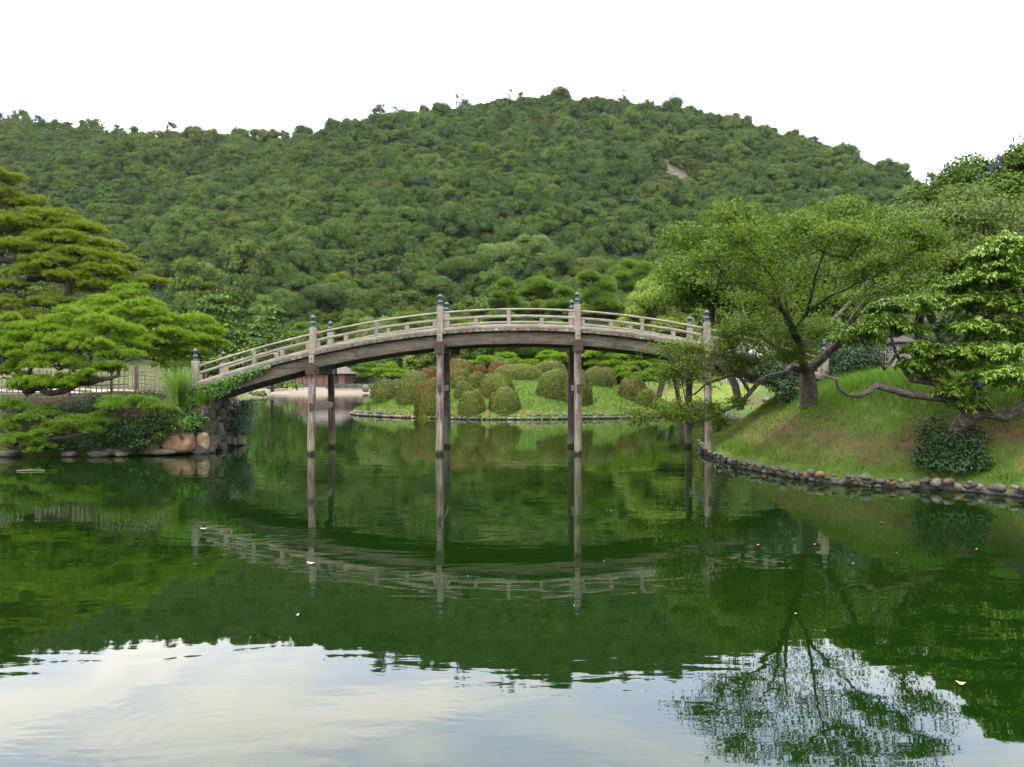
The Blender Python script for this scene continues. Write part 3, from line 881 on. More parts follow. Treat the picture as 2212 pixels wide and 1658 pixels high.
# piles, cross beams, copper caps, ties
def gable_cap(name):
    m = MB(); w, h, g, d = .15, .185, .05, .075
    pr = [(-w, -h), (w, -h), (w, h - g), (w * .55, h), (-w * .55, h), (-w, h - g)]
    n = len(pr); V = [(a, -d, b) for a, b in pr] + [(a, d, b) for a, b in pr]
    m.ngon(V[:n]); m.ngon(V[n:][::-1]); m.add(V, [(j, j + n, (j + 1) % n + n, (j + 1) % n) for j in range(n)])
    return m.mesh(name, MAT['copper'])
cap_me = gable_cap('copper_cap')
for k in (1, 2, 3, 4):
    x = PX[k]; z0 = float(zr(x)); zc_ = z0 - 1.09
    cb = bpart('cross_beam', bev_box('cross_beam', (.24, 3.05, .30), MAT['girder'], .012), None, (x, 27.25, zc_))
    for yy in (-1.545, 1.545):
        obj('copper_cap', cap_me, cb, (0, yy, 0))
    for y, sgn in ((25.93, -1), (28.57, 1)):
        n_ = 14
        zs = np.linspace(zc_ - .15, -1.0, n_); ys_ = y + sgn * .2 * (zc_ - zs) / zc_
        m = MB(); add_tube(m, np.stack([0 * zs, ys_ - y, zs], 1), .118 * np.linspace(.96, 1.06, n_), 14, .02)
        pl = bpart('pile', m.mesh('pile', MAT['pile'] if sgn < 0 else MAT['darkpile'], True), None, (x, y, 0))
        hb = bpart('hanger', bev_box('hanger', (.16, .12, .26), MAT['post'], .01), None, (x, y + sgn * .1, z0 - .80))
        m = MB(); lathe(m, [(.0, 0), (.025, 0), (.025, .012), (.0, .012)], 8)
        bo = obj('bolt', m.mesh('bolt', MAT['bronze']), hb, (0, -.062, .02)); bo.rotation_euler = (R(90), 0, 0)
    zt = 1.47 if k in (1, 4) else 2.05
    ti = bpart('tie_beam', bev_box('tie_beam', (.09, 3.15, .19), MAT['post'], .01), None, (x + .02, 27.25, zt))
    for yy in (-1.60, 1.60):
        obj('copper_cap', bev_box('tie_cap', (.125, .06, .25), MAT['copper'], .008), ti, (0, yy, 0))
        
# ================================================================== BAMBOO FENCES
def fence(name, label, a, b, zf, hgt, gap, rows, mat, matp, post_gap=1.8, lean=.02):
    a = np.array(a, float); b = np.array(b, float); Ln = np.linalg.norm(b - a); t_ = (b - a) / Ln
    o3 = np.array([*a, float(zf(a[None])[0])])
    fe = thing(name, label, 'fence', o3)
    m = MB(); add_tube(m, [(0, 0, 0), (0, 0, .5), (0, 0, 1)], .020, 6); pole_me = m.mesh('pole', mat, True)
    n = int(Ln / gap)
    for i in range(n + 1):
        q = a + t_ * i * gap; z = float(zf(q[None])[0])
        o = obj('pole', pole_me, fe, (q[0] - a[0], q[1] - a[1] - .03, z - .05 - o3[2]))
        o.scale = (1, 1, hgt * rng.uniform(.94, 1.1)); o.rotation_euler = (rng.normal() * lean, rng.normal() * lean, 0)
    for r_ in rows:
        ii = np.linspace(0, Ln, max(3, int(Ln / 1.0))); Q = a + t_ * ii[:, None]; zz = zf(Q) + r_ - o3[2]
        m = MB(); add_tube(m, np.concatenate([Q - a, zz[:, None]], 1) + rng.normal(size=(len(ii), 3)) * .006, .019, 6)
        obj('cross_pole', m.mesh('cross_pole', matp, True), fe)
    m = MB(); add_tube(m, [(0, 0, -.2), (0, 0, .5), (0, 0, 1)], .042, 8); post_me = m.mesh('fence_post', MAT['bamboo_dark'], True)
    for s2 in np.arange(0, Ln + .01, post_gap):
        q = a + t_ * s2; z = float(zf(q[None])[0])
        o = obj('fence_post', post_me, fe, (q[0] - a[0], q[1] - a[1] + .05, z - o3[2])); o.scale = (1, 1, hgt * .98)
    return fe
fence('bamboo_fence', 'grey bamboo lattice fence beside the reed clump at the bridge end', (-12.6, 27.7), (-10.15, 27.9), left_z, .95, .155, (.12, .38, .66), MAT['bamboo'], MAT['bamboo'])
fence('bamboo_fence', 'long low bamboo lattice fence half hidden behind the trimmed pine', (-18.4, 26.6), (-12.75, 27.5), left_z, .85, .17, (.08, .35, .62), MAT['bamboo'], MAT['bamboo_dark'], 1.3)
fence('bamboo_fence', 'second bamboo lattice fence standing behind the first across the path', (-19.5, 31.0), (-11.0, 31.2), left_z, 1.0, .17, (.15, .45, .75), MAT['bamboo'], MAT['bamboo'])
fence('bamboo_fence', 'bamboo lattice fence on the grassy crest of the right bank', (12.2, 31.5), (19.0, 30.5), right_z, .95, .17, (.2, .5, .75), MAT['bamboo'], MAT['bamboo_dark'])
# sandy garden path behind the left fences
m = MB(); xs_ = np.linspace(-24, -9.9, 30)
V = []; 
for x in xs_:
    for yy in (28.15, 29.3, 30.7): V.append((x, yy, float(left_z(np.array([[x, yy]]))[0]) + .012))
m.add(V, [(i * 3 + j, i * 3 + 3 + j, i * 3 + 4 + j, i * 3 + 1 + j) for i in range(29) for j in range(2)])
struct(obj('path', m.mesh('path', plain('path_gravel', (.34, .28, .21), .95, 0, .25, 5))))

# ================================================================== TREES: BUILDERS
def lumps_dome(n, rx=1.0, rz=.85, lump=.42, seed=None):
    """lump centres over a dome; z=0 is the crown's middle"""
    C = []
    for i in range(n):
        th = i * 2.39996; u = (i + .5) / n
        z = -.35 + 1.25 * (1 - u) ; r = math.sqrt(max(0, 1 - min(1, (z / 1.0)) ** 2)) if z > 0 else 1 + z * .4
        j = rng.normal(size=3) * .10
        C.append(((r * math.cos(th) * .72 + j[0]) * rx, (r * math.sin(th) * .72 + j[1]) * rx, z * .75 * rz + j[2]))
    C = np.array(C); Rr = lump * rng.uniform(.75, 1.25, n)
    return C, Rr

def leaf_shell(C, Rr, per, Ls, Ws, squash=.85, up=.35, inner=.75, droop=0.0, cover=None, jit=.65):
    P, D, N = [], [], []
    for c, r in zip(C, Rr):
        k = max(4, int(per * r * r)) if cover is None else max(6, int(cover * 9 * r * r / (Ls * Ws * .5)))
        d = rand_dirs(k); d[:, 2] = np.where(d[:, 2] < -.3, -d[:, 2], d[:, 2])
        rad = r * rng.uniform(inner, 1.05, k)[:, None]
        P.append(c + d * rad * np.array([1, 1, squash]))
        n_ = nrm(d + rand_dirs(k) * jit + np.array([0, 0, up]))
        N.append(n_); D.append(nrm(np.cross(n_, rand_dirs(k)) + d * .25 + np.array([0, 0, -droop])))
    P = np.concatenate(P); D = np.concatenate(D); N = np.concatenate(N)
    n = len(P)
    return rhombus(P, D, N, Ls * rng.uniform(.6, 1.3, n), Ws * rng.uniform(.6, 1.3, n))

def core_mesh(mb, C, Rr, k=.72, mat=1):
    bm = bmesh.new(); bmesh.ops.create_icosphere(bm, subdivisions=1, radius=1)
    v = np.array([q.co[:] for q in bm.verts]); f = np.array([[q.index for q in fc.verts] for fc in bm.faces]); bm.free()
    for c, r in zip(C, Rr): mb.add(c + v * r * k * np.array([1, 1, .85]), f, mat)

def broad_variant(name, mat, n=16, per=700, leaf=.15, rz=.85, lump=.42, core=True):
    mb = MB(); C, Rr = lumps_dome(n, 1, rz, lump)
    mb.add(*leaf_shell(C, Rr, per, leaf, leaf * .75, jit=.42, inner=.85))
    if core: core_mesh(mb, C, Rr)
    return mb.mesh(name, [mat, MAT['core']])

def pine_variant(name, mat, n=16, per=560, leaf=.16, bare=True):
    """open red-pine crown: flat uneven sprays on a leaning stem"""
    mb = MB(); C, Rr = [], []
    for i in range(n):
        th = rng.uniform(0, 6.28); z = rng.uniform(-.55, .85); r = rng.uniform(.15, .85) * (1 - max(0, z) * .55)
        C.append((r * math.cos(th), r * math.sin(th), z)); Rr.append(rng.uniform(.26, .46))
    C = np.array(C); Rr = np.array(Rr)
    mb.add(*leaf_shell(C, Rr, per * 1.2, leaf, leaf * .42, .42, .5, .55, -.5))
    core_mesh(mb, C * np.array([.9, .9, 1]), Rr * np.array(.8), .5)
    add_tube(mb, [(.1, 0, -2.2), (.02, .05, -1), (0, 0, 0), (.03, -.05, .7)], [.07, .055, .04, .015], 5, .1, 2)
    return mb.mesh(name, [mat, MAT['core'], MAT['bark']])

# ------------------------------------------------------------------ the wood on the hill
WOODC = bpy.data.collections.new('wood_kinds')
kinds = [('A', MAT['hillA']), ('A', MAT['hillA']), ('B', MAT['hillB']), ('C', MAT['hillC']), ('C', MAT['hillC'])]
for i, (k, mt) in enumerate(kinds):
    o = bpy.data.objects.new('wood_kind_%02d' % i, broad_variant('wood_crown', mt, int(rng.integers(13, 20)), 1500, .10, rng.uniform(.8, 1.05), rng.uniform(.36, .46)))
    WOODC.objects.link(o)
for i in range(3):
    o = bpy.data.objects.new('wood_kind_%02d' % (5 + i), pine_variant('wood_pine', MAT['hillP'], 15 + 2 * i))
    WOODC.objects.link(o)

sp_ = 5.2
gx, gy = np.meshgrid(np.arange(-470, 470, sp_), np.arange(232, 720, sp_ * .92))
gx = gx + (np.arange(gx.shape[0]) % 2)[:, None] * sp_ / 2
P = np.stack([gx.ravel(), gy.ravel()], -1) + rng.uniform(-2.0, 2.0, (gx.size, 2))
yc = np.interp(P[:, 0], _cr[:, 0], _cr[:, 1])
keep = (np.abs(P[:, 0] / P[:, 1]) < .74) & (P[:, 1] < yc + 14)
P = P[keep]; zz = land_z(P)
slip_d = np.linalg.norm((np.concatenate([P, zz[:, None]], 1) - SLIP) * np.array([1, .55, 1]) @ np.array([[.8, 0, 0], [0, 1, 0], [0, .0, 1]]), axis=1)
# the slip leans: keep a slanting slot free of trees
rel = np.concatenate([P, zz[:, None]], 1) - SLIP
u_ = rel[:, 0] * .75 + rel[:, 2] * .66; v_ = -rel[:, 0] * .66 + rel[:, 2] * .75
keep = ~((np.abs(u_) < 5.2) & (np.abs(v_) < 13) & (np.abs(rel[:, 1]) < 40))
P, zz = P[keep], zz[keep]
n = len(P)
rad = (2.3 + 2.6 * rng.uniform(size=n) ** 1.6) * (1 + .55 * (rng.uniform(size=n) < .12)) * np.interp(P[:, 1], [230, 560], [1.0, .92])
pn = vnoise(P, .02, 9) + .8 * (-P[:, 0] / 260) + rng.normal(size=n) * .75        # more pines towards the left
ki = np.where(pn > .85, rng.integers(5, 8, n), rng.integers(0, 5, n))
cl = vnoise(P, .045, 12) + rng.normal(size=n) * .6
ki = np.where((ki < 5) & (cl > .7), 2, ki); ki = np.where((ki < 5) & (cl < -.75), 3 + (rng.uniform(size=n) < .5), ki)
hgt = rad * rng.uniform(.85, 1.45, n) + np.where(ki >= 5, rad * .25, 0)
# the nearest of them, at the hill's foot, stand as trees of their own
front = np.argsort(P[:, 1] + 3 * rng.normal(size=n))
inv = (np.abs(P[:, 0] / P[:, 1]) < .60)
front = [i for i in front if inv[i] and P[i, 1] < 262][:80]
ffront = np.zeros(n, bool); ffront[front] = True
FOOT = [(P[i], zz[i], rad[i], int(ki[i]), hgt[i]) for i in front]
rest = ~ffront
pm = bpy.data.meshes.new('hillside_wood')
nn_ = int(rest.sum())
pm.vertices.add(nn_)
pz = zz + hgt * .75
pm.vertices.foreach_set('co', np.concatenate([P, pz[:, None]], 1)[rest].astype(np.float32).ravel())
for nm, ty, arr in (('kind_i', 'INT', ki[rest].astype(np.int32)), ('size_r', 'FLOAT', rad[rest].astype(np.float32)), ('size_h', 'FLOAT', hgt[rest].astype(np.float32)), ('turn', 'FLOAT', rng.uniform(0, 6.28, nn_).astype(np.float32))):
    at_ = pm.attributes.new(nm, ty, 'POINT'); at_.data.foreach_set('value', arr)
pm.update()
wood = struct(obj('hillside_wood', pm), 'stuff')
wood['label'] = 'dense green wood covering the whole hill behind the garden'; wood['category'] = 'wood'
ng = bpy.data.node_groups.new('wood_scatter', 'GeometryNodeTree')
ng.interface.new_socket('Geometry', in_out='INPUT', socket_type='NodeSocketGeometry')
ng.interface.new_socket('Geometry', in_out='OUTPUT', socket_type='NodeSocketGeometry')
N_ = ng.nodes.new; Lk = ng.links.new
gi, go = N_('NodeGroupInput'), N_('NodeGroupOutput')
ci = N_('GeometryNodeCollectionInfo'); ci.inputs['Collection'].default_value = WOODC; ci.inputs['Separate Children'].default_value = True; ci.inputs['Reset Children'].default_value = True
iop = N_('GeometryNodeInstanceOnPoints'); iop.inputs['Pick Instance'].default_value = True
def attr(nm, ty):
    a = N_('GeometryNodeInputNamedAttribute'); a.data_type = ty; a.inputs['Name'].default_value = nm
    return next(o_ for o_ in a.outputs if o_.enabled and o_.name == 'Attribute')
cx_ = N_('ShaderNodeCombineXYZ'); cs_ = N_('ShaderNodeCombineXYZ')
r1 = attr('size_r', 'FLOAT'); h1 = attr('size_h', 'FLOAT')
Lk(r1, cs_.inputs[0]); Lk(r1, cs_.inputs[1]); Lk(h1, cs_.inputs[2])
Lk(attr('turn', 'FLOAT'), cx_.inputs[2])
Lk(gi.outputs[0], iop.inputs['Points']); Lk(ci.outputs[0], iop.inputs['Instance'])
Lk(attr('kind_i', 'INT'), iop.inputs['Instance Index']); Lk(cs_.outputs[0], iop.inputs['Scale'])
e2r = N_('FunctionNodeEulerToRotation'); Lk(cx_.outputs[0], e2r.inputs[0]); Lk(e2r.outputs[0], iop.inputs['Rotation'])
Lk(iop.outputs[0], go.inputs[0])
md = wood.modifiers.new('scatter', 'NODES'); md.node_group = ng

# ------------------------------------------------------------------ single trees at the foot of the hill
def trunk_mesh(name, h, r, mat, lean=.05):
    m = MB(); add_tube(m, [(0, 0, -.3), (lean * h * .3, 0, h * .35), (lean * h * .2, lean * h * .5, h * .7), (lean * h, lean * h * .3, h)], [r * 1.25, r, r * .8, r * .45], 8, .12)
    return m.mesh(name, mat, True)
unit_trunk = trunk_mesh('trunk', 1.0, .04, MAT['bark'])
foot_me = [o.data for o in sorted(WOODC.objects, key=lambda q: q.name)]
foot_me2 = [broad_variant('crown', MAT['hillA'], 20, 1500, .09, .95, .38), broad_variant('crown', MAT['hillA'], 18, 1500, .09, .85, .42), broad_variant('crown', MAT['hillB'], 18, 1500, .09, 1.0, .38),
            broad_variant('crown', MAT['hillC'], 20, 1500, .09, .9, .40), broad_variant('crown', MAT['midleaf'], 20, 1500, .09, 1.0, .4),
            pine_variant('crown', MAT['hillP'], 20, 1300, .10), pine_variant('crown', MAT['midpine'], 22, 1300, .10), pine_variant('crown', MAT['hillP'], 24, 1300, .10)]
KIND_TXT = ['rounded mid green broadleaf tree in the wood at the hill foot', 'rounded mid green broadleaf tree in the wood at the hill foot', 'yellow green round broadleaf tree in the wood at the hill foot',
            'dark green broadleaf tree in the wood at the hill foot', 'fresh green round broadleaf tree in the wood at the hill foot'] + ['open crowned pine with flat sprays in the wood at the hill foot'] * 3
KIND_GRP = ['rounded mid green trees at the hill foot'] * 2 + ['yellow green trees at the hill foot', 'dark green trees at the hill foot', 'fresh green trees at the hill foot'] + ['open pines at the hill foot'] * 3
for q, z_, r_, k_, h_ in FOOT:
    r_ *= 1.05; h_ *= 1.15
    t_ = thing('woodland_tree', KIND_TXT[k_], 'tree', (q[0], q[1], z_), KIND_GRP[k_])
    tk = obj('trunk', unit_trunk, t_); tk.scale = (r_ * 1.2, r_ * 1.2, h_ * 1.1)
    cw = obj('crown', foot_me2[k_], t_, (0, 0, h_ * 1.25)); cw.scale = (r_, r_, h_); cw.rotation_euler = (0, 0, rng.uniform(0, 6.28))

# lone trees that stick out of the wood
def spindly(px, py_top, py_base, d, wpx, label, group=None, mat=None, bark=None, nsp=9):
    base = at(px, py_base, d); H = M_(py_base - py_top, d); w = M_(wpx, d)
    t_ = thing('tall_pine', label, 'tree', base, group)
    sk = Skel((0, 0, -2)); lx = rng.normal() * .06 * H
    sk.path(0, [(lx * .3, 0, H * .4), (lx * .8, 0, H * .75), (lx, 0, H)], .02 * H, H / 7)
    C, Rr = [], []
    for i in range(nsp):
        z = H * rng.uniform(.42, 1.0); a = rng.uniform(0, 6.28); r = w * rng.uniform(.25, 1.0) * (1.15 - z / H * .6)
        c = np.array([lx * z / H + r * math.cos(a), r * math.sin(a), z]); C.append(c); Rr.append(w * rng.uniform(.28, .5))
        sk.reach(c, .05, .02, H / 12)
    m = MB(); sk.build(m, H * .026, H * .009, 2.0); obj('trunk', m.mesh('trunk', bark or MAT['bark'], True), t_)
    m = MB(); m.add(*leaf_shell(np.array(C), np.array(Rr), 300 / (w * w) * 1.2, w * .22, w * .10, .35, .5, .3)); obj('crown', m.mesh('crown', mat or MAT['hillP']), t_)
    return t_
for i, (px, d) in enumerate(((185, 668), (205, 668), (590, 606), (630, 600), (655, 598), (735, 590), (752, 590), (985, 572), (1000, 571), (1085, 566), (1100, 566), (1345, 553))):
    yt = np.interp(px, [c[0] for c in _crest], [c[1] for c in _crest])
    spindly(px, yt - rng.uniform(40, 54), yt, d, 9 + 5 * rng.uniform(), 'tiny spindly pine standing up from the hill ridge against the sky', 'spindly pines on the skyline')
spindly(820, 228, 272, 580, 22, 'bushier pine pair standing out on the skyline slope', None, nsp=16)
spindly(857, 230, 270, 578, 12, 'small dark pine on the skyline right of a bushier pair')
spindly(914, 214, 264, 574, 9, 'slim lone pine spike on the skyline slope below the summit')
q = ray_hill(866, 640); spindly(866, 558, 642, q[1] - 6, 36, 'tall bare pale trunked pine rising from the lower hill', bark=MAT['barkpale'], nsp=14)
q = ray_hill(772, 600); spindly(772, 545, 600, q[1] - 6, 24, 'pine with a short pale trunk left of the tall bare one', bark=MAT['barkpale'], nsp=10)

# ------------------------------------------------------------------ middle distance trees
def mid_tree(name, label, px, py_top, d, wpx, kind, mat, zf=land_z, group=None, leaf=.28, n=18, rz=1.0, low=.25, base=None, lump=.40, per=1500, droop=0):
    if kind == 'pine': wpx *= 1.35
    X = (px - CX) / F_PX * d; gz = float(zf(np.array([[X, d]]))[0]) if base is None else base
    top = CAM_H + (HY - py_top) / F_PX * d; H = top - gz; r = M_(wpx, d) / 2
    t_ = thing(name, label, 'tree', (X, d, gz), group)
    cz = H * (1 + low) / 2; hz_ = H * (1 - low) / 2
    sk = Skel((0, 0, -.3)); lx = rng.normal() * .05 * H
    sk.path(0, [(lx, 0, H * .3), (lx * 1.4, 0, H * .62), (lx, 0, H * .9)], .02 * H, H / 8)
    m = MB()
    if kind == 'round':
        C, Rr = lumps_dome(n, 1, 1, lump); C = C * np.array([r, r, hz_ * 1.1]) + np.array([lx, 0, cz]); Rr = Rr * r
        m.add(*leaf_shell(C, Rr, 0, leaf, leaf * .62, .85, .35, .72, droop, cover=1.0, jit=.5))
        core_mesh(m, C, Rr, .66)
    elif kind == 'pine':
        C, Rr = [], []
        for i in range(n * 2):
            a = rng.uniform(0, 6.28); z = (low + (1 - low) * rng.uniform(0, 1) ** .8) * H; k = (1.12 - (z / H - low) / (1 - low)) ** .42
            rr_ = r * rng.uniform(.2, .85) * k; C.append((lx + rr_ * math.cos(a), rr_ * math.sin(a), z - .04 * H)); Rr.append(r * rng.uniform(.20, .36) * (.6 + .4 * k))
        C = np.array(C); Rr = np.array(Rr)
        P_, A_ = [], []
        for c, rr_ in zip(C, Rr):
            k = int(26 * (rr_ / leaf) ** 2 * .55); dd = rand_dirs(k); dd[:, 2] = np.abs(dd[:, 2]) - .25
            P_.append(c + dd * rr_ * rng.uniform(.4, 1, (k, 1)) * np.array([1, 1, .65])); A_.append(nrm(dd + np.array([0, 0, .9])))
        m.add(*needles(np.concatenate(P_), np.concatenate(A_), 7, leaf * 2.6, leaf * .34, .7))
        core_mesh(m, C, Rr, .5)
    elif kind == 'tier':
        C, Rr = [], []
        nt_ = n
        for i in range(nt_):
            f = i / (nt_ - 1); z = H * (low + (1 - low) * f); k = (1 - f) ** .75 * .9 + .14
            for j in range(int(4 + 5 * k)):
                a = rng.uniform(0, 6.28); rr_ = r * k * rng.uniform(.25, 1.0); C.append((lx + rr_ * math.cos(a), rr_ * math.sin(a), z + rng.uniform(-.025, .025) * H - rr_ * .12)); Rr.append(r * rng.uniform(.2, .34))
        C = np.array(C); Rr = np.array(Rr)
        m.add(*leaf_shell(C, Rr, 0, leaf, leaf * .5, .18, .9, .1, cover=.42))
    elif kind == 'airy':
        n = int(n * 1.8); C, Rr = lumps_dome(n, 1, 1, lump * .72); C = C * np.array([r, r, hz_ * 1.15]) * rng.uniform(.55, 1.1, (n, 1)) + np.array([lx, 0, cz]); Rr = Rr * r * rng.uniform(.7, 1.2, n)
        leaf *= 1.25; m.add(*leaf_shell(C, Rr, 0, leaf, leaf * .42, .6, .2, .3, .45, cover=.5, jit=.9))
    for c in C[rng.permutation(len(C))[:16]]: sk.reach(c * np.array([.9, .9, .95]), .04, .05, H / 14)
    m2 = MB(); sk.build(m2, max(.12, H * .022), .02, 1.8); obj('trunk', m2.mesh('trunk', MAT['bark'], True), t_)
    obj('crown', m.mesh('crown', [mat, MAT['core']]), t_)
    return t_
MT = mid_tree
# left of the far beach
MT('tiered_tree', 'bright green tree with flat tiered sprays behind the bridge end', 468, 648, 130, 215, 'tier', MAT['pine_tier'], n=12, leaf=.75, low=.12)
MT('tiered_tree', 'smaller tiered bright green tree just right of a larger tiered one', 588, 668, 150, 150, 'tier', MAT['pine_tier'], n=10, leaf=.8, low=.1, base=1.0)
for px, yt, d, w, k, mt, lb in ((400, 690, 150, 120, 'round', MAT['midleaf'], 'round green tree behind the trimmed pine near the left bridge post'),
        (655, 700, 214, 110, 'pine', MAT['midpine'], 'feathery pine behind the tea house, just left of the tall bridge post'),
        (705, 705, 218, 95, 'pine', MAT['midpine'], 'feathery pine behind the second left bridge post pair'),
        (760, 690, 220, 105, 'pine', MAT['midpine'], 'feathery green pine behind the left span of the railing'),
        (825, 688, 216, 100, 'round', MAT['midleaf'], 'round green tree behind the left span of the railing'),
        (880, 672, 205, 100, 'pine', MAT['midpine'], 'feathery pine showing above the railing left of the middle post'),
        (545, 735, 206, 90, 'round', MAT['hillC'], 'dark round tree behind the tea house roof'),
        (800, 760, 200, 70, 'round', MAT['hillC'], 'dark green tree at the shore left of the azalea island'),
        (870, 745, 125, 90, 'round', MAT['hillC'], 'dark green broadleaf tree under the bridge arch left of the middle pile'),
        (925, 735, 110, 80, 'round', MAT['midleaf'], 'dense mid green bush tree under the arch beside the middle pile'),
        (985, 690, 112, 110, 'pine', MAT['midpine'], 'feathery pine behind the railing right of the middle post'),
        (1065, 598, 118, 96, 'pine', MAT['midpine'], 'pointed light green pine rising behind the middle of the bridge'),
        (1150, 602, 120, 135, 'pine', MAT['midpine'], 'broad brownish green pine behind the middle of the bridge'),
        (1235, 618, 112, 110, 'pine', MAT['midpine'], 'green pine behind the right middle post'),
        (1305, 590, 116, 130, 'pine', MAT['midpine'], 'tall pine between the right middle post and the bright round tree'),
        (1370, 560, 135, 120, 'pine', MAT['midpine'], 'tall pine peeping out behind the bright round tree'),
        (1105, 700, 104, 110, 'pine', MAT['hillC'], 'dark pine behind the azalea mound under the arch'),
        (1190, 705, 103, 110, 'pine', MAT['hillC'], 'dark pine behind the azalea mound left of the right middle pile'),
        (1040, 715, 106, 100, 'round', MAT['hillC'], 'dark broadleaf tree behind the red topped azalea'),
        (1275, 700, 100, 110, 'pine', MAT['hillC'], 'dark pine behind the trimmed pines right of the right middle pile'),
        (1365, 690, 98, 110, 'round', MAT['midleaf'], 'green tree below the bright round tree, seen under the railing'),
        (1470, 640, 104, 120, 'round', MAT['midleaf'], 'mid green tree right of the bright round tree'),
        (1480, 545, 142, 150, 'round', MAT['midleaf'], 'tall green tree behind the left edge of the cherry crown'),
        (1545, 585, 150, 140, 'round', MAT['midleaf'], 'green tree behind the left part of the cherry crown'),
        (1590, 690, 150, 170, 'round', MAT['hillA'], 'green tree beyond the lawn by the inlet'),
        (1680, 690, 155, 170, 'round', MAT['hillC'], 'dark green tree beyond the lawn by the inlet')):
    MT('shore_tree', lb, px, yt, d, w, k, mt, leaf=.30 if d < 140 else .42, n=22, per=1500, low=.12)
for px, yt, w, mt, lb in ((1015, 556, 100, MAT['hillA'], 'large round tree on the lower hill above the middle bridge post'), (1085, 530, 95, MAT['midleaf'], 'large fresh green round tree on the lower hill above the bridge crown'),
        (1150, 512, 90, MAT['midleaf'], 'highest of the fresh green round trees on the lower hill above the bridge'), (1205, 545, 90, MAT['hillA'], 'round tree on the lower hill left above the right middle post'),
        (1280, 560, 95, MAT['hillB'], 'yellowish round tree on the lower hill above the right middle post'), (940, 600, 90, MAT['hillA'], 'round tree on the lower hill just left of the middle bridge post'),
        (690, 622, 100, MAT['hillA'], 'round tree on the lower hill above the left tall bridge post'), (610, 640, 95, MAT['hillC'], 'dark round tree on the lower hill right above the tiered trees'),
        (790, 630, 100, MAT['hillB'], 'yellowish round tree on the lower hill above the left span'), (430, 575, 90, MAT['midleaf'], 'fresh green round tree on the hill above the trimmed pines'),
        (520, 600, 95, MAT['hillA'], 'round tree on the hill above the bright tiered tree')):
    q = ray_hill(px, yt + 60); MT('hillside_tree', lb, px, yt, q[1] - 8, w, 'round', mt, leaf=.5, n=22, low=.2, base=q[2] - 2, lump=.36)
MT('round_tree', 'bright yellow green round crowned tree behind the right span of the railing', 1418, 588, 97, 172, 'round', MAT['round'], n=26, leaf=.20, low=.05, lump=.33, per=2600)
# right background
MT('olive_tree', 'olive green airy tree behind the right part of the cherry crown', 1880, 520, 38, 330, 'airy', MAT['olive'], zf=right_z, n=34, leaf=.17, low=.2, per=2200)
MT('olive_tree', 'tall olive green airy tree at the far right behind the layered evergreen', 2090, 425, 40, 400, 'airy', MAT['olive'], zf=right_z, n=36, leaf=.17, low=.15, per=2400)
MT('olive_tree', 'olive airy tree between cherry crown and hill, left of its neighbours', 1720, 545, 46, 300, 'airy', MAT['olive'], zf=right_z, n=30, leaf=.2, low=.3, per=2000, base=1.5)
MT('olive_tree', 'wide airy olive tree directly behind the cherry crown by the inlet', 1690, 462, 43, 500, 'airy', MAT['cherry'], zf=right_z, n=44, leaf=.2, low=.3, per=2200, base=1.5)
MT('olive_tree', 'tall airy olive tree behind the top of the cherry crown', 1830, 440, 52, 380, 'airy', MAT['cherry'], zf=right_z, n=40, leaf=.22, low=.3, per=2200, base=1.8)
MT('olive_tree', 'airy green tree whose crown meets the hill above the cherry', 1985, 440, 50, 300, 'airy', MAT['cherry'], zf=right_z, n=32, leaf=.2, low=.25, per=2200, base=1.8)
MT('olive_tree', 'airy green tree low behind the layered evergreen at the photo edge', 2230, 500, 36, 330, 'airy', MAT['olive'], zf=right_z, n=32, leaf=.17, low=.1, per=2200)
MT('olive_tree', 'dense olive tree filling the gap right of the hill below the blossom tree', 2165, 385, 46, 360, 'airy', MAT['olive'], zf=right_z, n=40, leaf=.2, low=.2, per=2200, base=2.0)
MT('olive_tree', 'airy olive tree over the inlet left behind the cherry crown', 1600, 500, 47, 300, 'airy', MAT['cherry'], zf=right_z, n=36, leaf=.2, low=.35, per=2200, base=1.0)
pt = MT('blossom_tree', 'tall blue green tree with purple blossom spikes at the right photo edge', 2225, 318, 52, 400, 'round', MAT['hillC'], zf=right_z, n=56, lump=.27, leaf=.24, low=.3, per=2600, base=2.0)
for (px, py) in ((2200, 296), (2190, 306), (2182, 318), (2160, 336), (2150, 350), (2140, 362), (2122, 376), (2112, 388), (2098, 398), (2085, 408)):
    d = 50 + rng.uniform(-1, 1); c = at(px, py + 8, d); m = MB()
    k = 40; hh = rng.uniform(.35, .6); tt = rng.uniform(0, 1, k); P_ = np.stack([rng.normal(size=k) * .08 * (1.1 - tt) + .12 * tt * math.sin(px), rng.normal(size=k) * .08 * (1.1 - tt), tt * hh], 1)
    m.add(*rhombus(P_, rand_dirs(k), rand_dirs(k), .11, .09)); add_tube(m, [(.3, 0, -1.6), (.05, 0, -.5), (0, 0, hh)], .014, 3)
    o = obj('blossom', m.mesh('blossom', MAT['purple']), pt, Vector(c) - pt.location)
MT('blossom_tree', 'lower airy tree with purple blossom tips against the sky, right of the hill', 2075, 412, 49, 170, 'airy', MAT['olive'], zf=right_z, n=24, leaf=.18, low=.5, per=2000, base=2.0)

